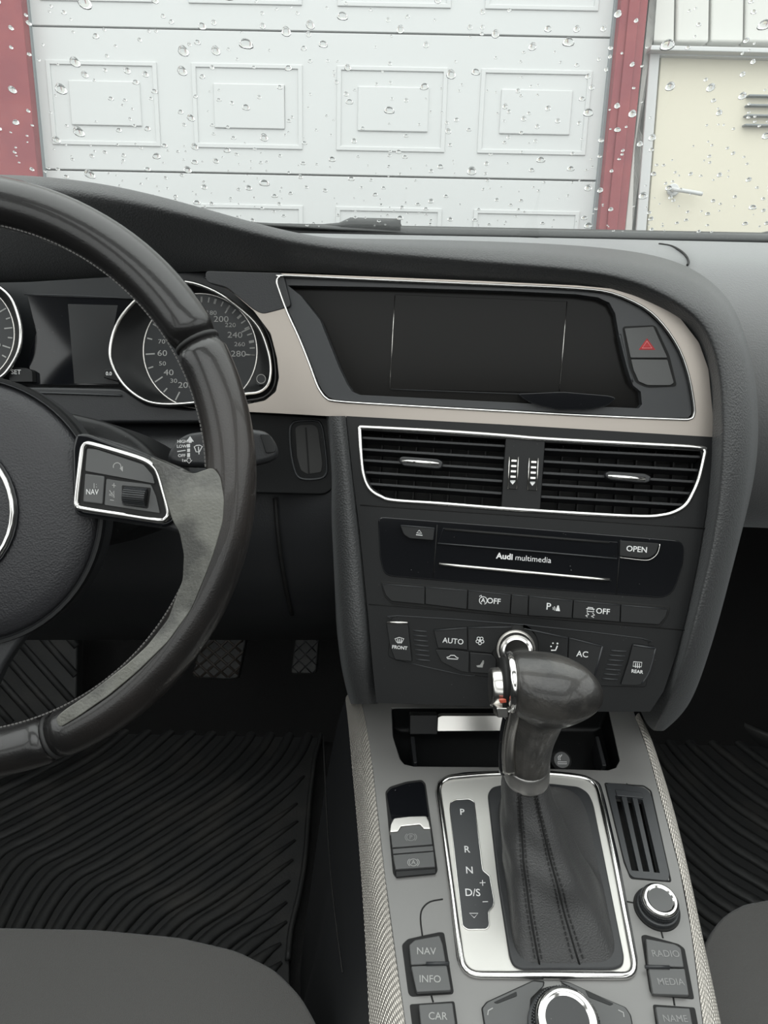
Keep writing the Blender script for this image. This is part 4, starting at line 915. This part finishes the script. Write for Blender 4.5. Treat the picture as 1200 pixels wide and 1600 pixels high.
# satin strip up the left flank of the stem
sp = smooth([P(797, 1206, .528), P(795, 1180, .524), P(797, 1150, .517), P(803, 1122, .509), P(807, 1105, .505)], 4)
sweep('stem_strip', sp, [.0052]*len(sp), satin_m, gl_, ns=10, up=(0, -1, .3), r2=.0045)
sp = smooth([P(788, 1206, .536), P(787, 1175, .530), P(789, 1145, .524), P(794, 1118, .518)], 4)
sweep('stem_strip', sp, .0038, gloss_m, gl_, ns=10, up=(0, -1, .3))
sec = [(798, 1065, 44, .0185), (806, 1067, 50, .0205), (822, 1073, 56, .0225), (850, 1079, 61, .0235), (877, 1080, 57.5, .0225), (905, 1081, 46, .019), (923, 1083, 34, .015), (935, 1085, 21, .0105), (941, 1086, 8, .004)]
def headring(x, y, h, rf, d=.505, m=24):
    c = P(x, y, d - .00006*(x-800)); hv = h*d/F
    tl = (V((0, .25, 1))).normalized()
    return [c + cu*(hv*math.sin(2*math.pi*k/m)) + cf*(rf*math.cos(2*math.pi*k/m)) for k in range(m)]
loft('knob', [headring(*s) for s in sec], knoblea_m, gl_, sub=2)
loft('knob_band', [headring(789, 1065, 44, .0180), headring(790, 1065, 47, .0195), headring(800, 1066, 48.5, .0205), headring(803, 1066.5, 47, .0195)], chrome_m, gl_, sub=1)
loft('knob_gap', [headring(783, 1065, 38, .016), headring(790, 1066, 40, .0165)], gap_m, gl_, sub=0)
loft('release_button', [headring(765, 1074, 27, .0105), headring(766.5, 1074, 31, .0125), headring(784, 1074, 32, .0128), headring(785, 1074, 30, .012)], satin_m, gl_, sub=2)
slab('button_tab', Fr(P(784, 1112, .492), lean(rad(-15), rad(20))), [(776, 1106), (793, 1106), (795, 1121), (778, 1122)], -.008, 0, satin_m, gl_, r=.0012, bev=.001)
slab('red_mark', Fr(P(787, 1097, .4912), lean(rad(-10), rad(10))), [(780.5, 1094), (791, 1093), (791.5, 1098), (781.5, 1099)], -.002, 0, mat('red_enamel', (.5, .10, .06), .3), gl_, bev=.0003)

# parking brake and hold switches
pb = empty('parking_brake_switch', G.at(640, 1300), 'parking brake pull switch with chrome lip and hold key below it', 'switch')
slab('switch_well', G, [(602, 1237), (609, 1229), (635, 1221), (659, 1218), (665, 1224), (684, 1360), (681, 1366), (619, 1372), (614, 1365)], 0, .0006, gap_m, pb, r=.002, bev=.0003)
slab('finger_recess', G, [(604, 1240), (611, 1232), (636, 1224), (658, 1221), (663, 1226), (670, 1278), (612, 1284)], .0006, .0009, gloss_m, pb, r=.002, bev=.0002)
slab('chrome_lip', G, [(609, 1300), (610, 1288), (615, 1278), (640, 1275), (666, 1274.5), (671, 1284), (673, 1295), (662, 1295), (656, 1288), (627, 1291), (622, 1299)], .0006, .0065, satin_m, pb, r=.0012, bev=.0016, seg=3)
k = slab('brake_button', G, [(610, 1299), (622, 1299), (627, 1292), (656, 1289), (662, 1295), (672.5, 1294), (675.5, 1319), (613, 1324)], .0006, .005, button_m, pb, r=.0006, bev=.0008)
slab('rib_bar', G, [(613, 1326), (676.5, 1321), (677.5, 1329), (614, 1334)], .0006, .004, button_m, pb, bev=.0006)
k2 = slab('hold_button', G, [(614, 1335.5), (677.5, 1330.5), (680, 1354), (618, 1358)], .0006, .005, button_m, pb, r=.0006, bev=.0008)
slab('lower_lip', G, [(618, 1358.5), (680.5, 1354.5), (681, 1364), (619, 1370)], .0006, .003, darkbtn_m, pb, r=.0006, bev=.0008)
for kk, s, x, y in ((k, 'P', 642, 1308), (k2, 'A', 646, 1347.5)):
    text('lettering', G, s, x, y, 7, .0052, dim_ink if s == 'P' else grey_ink, kk)
    ink('brake_symbol', G, [circ(x, y, 6.5, ry=5.5), circ(x, y, 9, 130, 230, 6, ry=7), circ(x, y, 9, -50, 50, 6, ry=7)], 1.0, .0052, dim_ink if s == 'P' else grey_ink, kk)
# card slot grille
cg_ = empty('card_slots', G.at(995, 1300), 'black holder with upright slots right of the shift gate', 'holder')
slab('holder_frame', G, [(947, 1226), (953, 1223), (1005, 1230), (1014, 1236), (1018, 1244), (1046, 1368), (1043, 1376), (990, 1371), (984, 1366), (976, 1345)], -.004, .0012, bezel_m, cg_, r=.002, bev=.001,
     holes=[[(961, 1243), (971, 1243), (998, 1361), (987, 1360)], [(979, 1245), (988, 1246), (1015, 1362), (1005, 1361.5)], [(996, 1248), (1004, 1249), (1031, 1364), (1022, 1363)]])
slab('slot_floor', G, [(935, 1215), (1030, 1230), (1060, 1390), (965, 1385)], -.022, -.018, gap_m, cg_, bev=0)
slab('top_tab', G, [(961, 1233), (1003, 1238), (1006, 1247), (964, 1243)], .0008, .0022, bezel_m, cg_, r=.001, bev=.0006)
trim('holder_seam', G, [(946, 1224), (1006, 1228), (1017, 1236), (1048, 1377), (986, 1372), (976, 1348), (946, 1226)], .0014, .0006, .0003, gap_m, cg_, ns=6, r=.0015)
# volume knob
def knob(o, px, py, k, tall, m_cap):
    pw = G.depth(px, py)/F; c = G.at(px, py)
    lathe('knob_well', c, G.N, [(k*1.42*pw, 0), (k*1.40*pw, .0012), (k*1.1*pw, .0014)], gap_m, o, n=48)
    lathe('knob_skirt', c, G.N, [(k*1.28*pw, 0), (k*1.26*pw, tall*.35), (k*1.12*pw, tall*.42)], bezel_m, o, n=56)
    a = lathe('knob_grip', c, G.N, [(k*1.14*pw, tall*.3), (k*1.10*pw, tall*.86), (k*1.02*pw, tall*.92)], darkbtn_m, o, n=56)
    parts = []
    for i in range(72):
        for r_, h in ((1.155, .42), (1.14, .62), (1.125, .80)):
            an = 2*math.pi*(i+(h > .5)*.5)/72; d = G.X*math.cos(an)+G.Y*math.sin(an)
            parts.append(boxgeo(c + d*(k*r_*pw) + G.N*(tall*h), d*.0003, d.cross(G.N)*.0004, G.N*(tall*.05)))
    M('grip_studs', *merge(parts), bezel_m, a, smooth=False, kind='stuff')
    lathe('chrome_rim', c, G.N, [(k*1.06*pw, tall*.86), (k*1.05*pw, tall*1.0), (k*.96*pw, tall*1.07), (k*.80*pw, tall*1.05), (k*.74*pw, tall*.98)], chrome_m, o, n=56, sharp=60)
    lathe('cap', c, G.N, [(k*.76*pw, tall*.95), (k*.74*pw, tall*1.0), (k*.4*pw, tall*1.03), (0, tall*1.04)], m_cap, o, n=48, sharp=60)
vk = empty('volume_knob', G.at(1027, 1421), 'small round volume knob with chrome rim beside the gate', 'knob')
knob(vk, 1026, 1420, 25, .013, button_m)
mk = empty('menu_dial', G.at(880, 1606), 'large round menu dial with chrome rim at the bottom edge', 'knob')
knob(mk, 881, 1610, 45, .016, gloss_m)
# direct keys
def keypad(lab, pocket, keys, name, bar=None):
    o = empty(name, G.at(*pocket[0]), lab, 'buttons')
    slab('key_well', G, pocket, 0, .0006, gap_m, o, r=.0015, bev=.0003)
    for s, q, tx, ty, th in keys:
        k = slab('key', G, q, .0006, .0045, button_m, o, r=.0012, bev=.0012, seg=3)
        text('lettering', G, s, tx, ty, th, .0047, grey_ink if s in ('NAV', 'INFO', 'CAR') else dim_ink, k, bold=.002)
    if bar: trim('divider_bar', G, bar, .0024, .0016, .005, bezel_m, o, n=2)
keypad('pair of NAV and INFO keys left of the gate', [(628, 1476), (637, 1467), (663, 1461), (687, 1456), (694, 1457), (709, 1549), (707, 1553), (643, 1557), (638, 1552)],
       [('NAV', [(639, 1476), (648, 1468), (687, 1461), (692, 1475), (697, 1505), (642, 1507.5)], 666, 1486.5, 10.5), ('INFO', [(642, 1509), (698, 1507), (705, 1547), (651, 1550)], 672, 1530, 10.5)], 'navigation_keys', [(666, 1506), (702, 1505.5)])
keypad('single CAR key at the lower left of the console', [(640, 1569), (710, 1564), (722, 1650), (650, 1650)], [('CAR', [(654, 1569), (707, 1566), (718, 1645), (662, 1645)], 684, 1588, 10.5)], 'car_key')
keypad('pair of RADIO and MEDIA keys right of the gate', [(1002, 1462), (1008, 1460), (1061, 1475), (1070, 1482), (1085, 1561), (1020, 1556), (1015, 1548)],
       [('RADIO', [(1009, 1466), (1055, 1475), (1064, 1481), (1069, 1511), (1013, 1509)], 1040, 1490.5, 10), ('MEDIA', [(1013, 1512), (1070, 1513), (1077, 1555), (1020, 1553)], 1048, 1534.5, 10)], 'media_keys', [(1008, 1510.5), (1046, 1511.5)])
keypad('single NAME key at the lower right of the console', [(1020, 1569), (1086, 1574), (1100, 1650), (1032, 1650)], [('NAME', [(1024, 1572), (1078, 1575), (1090, 1645), (1036, 1645)], 1055, 1592, 10)], 'name_key')
# soft keys round the menu dial
for lab, q, chip, mark in (('large soft key left of the menu dial', [(752, 1575), (760, 1565), (795, 1549), (834, 1531), (851, 1533), (850, 1540), (830, 1560), (826, 1660), (765, 1660)], [(771, 1566), (807, 1549), (808, 1556), (777, 1568)], [(762, 1586), (763, 1579), (770, 1575)]),
                     ('large soft key right of the menu dial', [(874, 1532), (890, 1535), (936, 1556), (978, 1574), (986, 1586), (1000, 1660), (936, 1660), (930, 1575), (905, 1548)], [(914, 1546), (959, 1568), (954, 1571), (920, 1558)], [(966, 1578), (974, 1582), (975, 1589)])):
    o = empty('soft_key', G.at(*q[4]), lab, 'button')
    e = [G.loc(*p, .0002) for p in q]
    slab('key_outline', G, q, 0, .0008, gap_m, o, r=.001, bev=.0003)
    cx = sum(p[0] for p in q)/len(q); cy = sum(p[1] for p in q)/len(q)
    slab('key_face', G, [(p[0]+(cx-p[0])*.035, p[1]+(cy-p[1])*.035) for p in q], .0006, .0026, button_m, o, r=.001, bev=.0008)
    slab('key_chip', G, chip, .002, .003, darkbtn_m, o, r=.0008, bev=.0004)
    ink('corner_mark', G, [mark], 1.6, .0028, grey_ink, o)

# ------------------------------------------------------------------ wiper and rain on the glass
wp = empty('windshield_wiper', XS.at(560, 354, .01), 'black wiper blade parked along the base of the windshield outside', 'wiper')
sweep('wiper_blade', [XS.at(a, b, .012) for a, b in ((478, 355), (530, 352.5), (548, 348), (626, 350))], [.002, .004, .007, .007], frit_m, wp, ns=8)
slab('wiper_mount', XS, [(544, 348), (560, 345), (620, 346), (628, 349), (627, 360), (545, 362)], .006, .018, matte_m, wp, r=.003, bev=.003)
w2 = empty('windshield_wiper', XS.at(1195, 371, .01), 'tip of the second wiper at the right end of the glass base', 'wiper')
sweep('wiper_blade', [XS.at(a, b, .012) for a, b in ((1178, 370), (1200, 369), (1300, 372), (1500, 378))], [.004, .007, .008, .008], frit_m, w2, ns=8)
slab('wiper_mount', XS, [(1182, 367), (1290, 370), (1290, 380), (1180, 377)], .006, .018, matte_m, w2, r=.003, bev=.003)
slab('blade_rest', XS, [(-400, 300), (640, 361), (900, 369), (1200, 377), (1500, 384), (1500, 400), (-400, 320)], .001, .004, frit_m, db, bev=.0005)
rng = random.Random(21)
drops = []
for i in range(1900):
    x = rng.uniform(-.72, .80); s = rng.uniform(.03, .62)
    c = XS.w(x, -s, .0008)
    r = .0011*math.exp(rng.gauss(.55, .52)); r = min(max(r, .0012), .0062)
    drops.append((r, c, x, s))
drops.sort(key=lambda d: -d[0])
kept = []
for d in drops:
    if all((d[2]-e[2])**2 + (d[3]-e[3])**2 > (1.8*(d[0]+e[0]))**2 for e in kept): kept.append(d)
def view(c):
    v = c-EYE; z = v.dot(cf); return 600+F*v.dot(cr)/z, 800-F*v.dot(cu)/z
def hidden(x, y): return not (-5 < x < 1205 and -5 < y) or y > (372 if x > 470 else 262+max(0, x-60)**1.15*.11)
inview = [d for d in kept if not hidden(*view(d[1]))]
def dropgeo(r, seed):
    g = random.Random(seed); n, k = 12, 4; vs = []; fs = []; ex = g.uniform(.75, 1.3); ph = g.uniform(0, 6.3)
    vs.append(V((0, 0, 0)))
    for j in range(k):
        t = j/k*math.pi/2
        for i in range(n):
            a = 2*math.pi*i/n; w_ = 1+.10*math.sin(2*a+ph)+.05*math.sin(3*a)
            vs.append(V((math.cos(a)*math.cos(t)*w_, math.sin(a)*math.cos(t)*w_*ex - .15*math.sin(t), .85*math.sin(t))))
    vs.append(V((0, -.15, .85))); T_ = len(vs)-1
    fs += [(0, 1+(i+1) % n, 1+i) for i in range(n)]
    for j in range(k-1): fs += [(1+j*n+i, 1+j*n+(i+1) % n, 1+(j+1)*n+(i+1) % n, 1+(j+1)*n+i) for i in range(n)]
    fs += [(1+(k-1)*n+i, 1+(k-1)*n+(i+1) % n, T_) for i in range(n)]
    return vs, fs
meshes = []
for s in range(8):
    v, f = dropgeo(1, s); me = bpy.data.meshes.new('raindrop'); me.from_pydata([tuple(p) for p in v], [], f); me.update()
    me.polygons.foreach_set('use_smooth', [True]*len(f)); me.materials.append(water_m); meshes.append(me)
big = inview[:300]; ids = {id(d) for d in big}
for i, d in enumerate(big):
    o = bpy.data.objects.new('raindrop', meshes[i % 8]); COL.objects.link(o)
    mm = Matrix((XS.X*d[0], XS.Y*d[0], XS.N*d[0])).transposed().to_4x4(); mm.translation = d[1]; o.matrix_world = mm
    tag(o, 'clear raindrop clinging to the outside of the windshield', 'raindrop', 'raindrops on the windshield')
parts = []
for i, d in enumerate(kept):
    if id(d) in ids: continue
    v, f = dropgeo(1, i % 8); parts.append(([d[1] + XS.X*(p.x*d[0]) + XS.Y*(p.y*d[0]) + XS.N*(p.z*d[0]) for p in v], f))
fine = M('fine_raindrops', *merge(parts), water_m, None, kind='stuff')
tag(fine, 'finest specks of rain scattered over the windshield', 'raindrops')
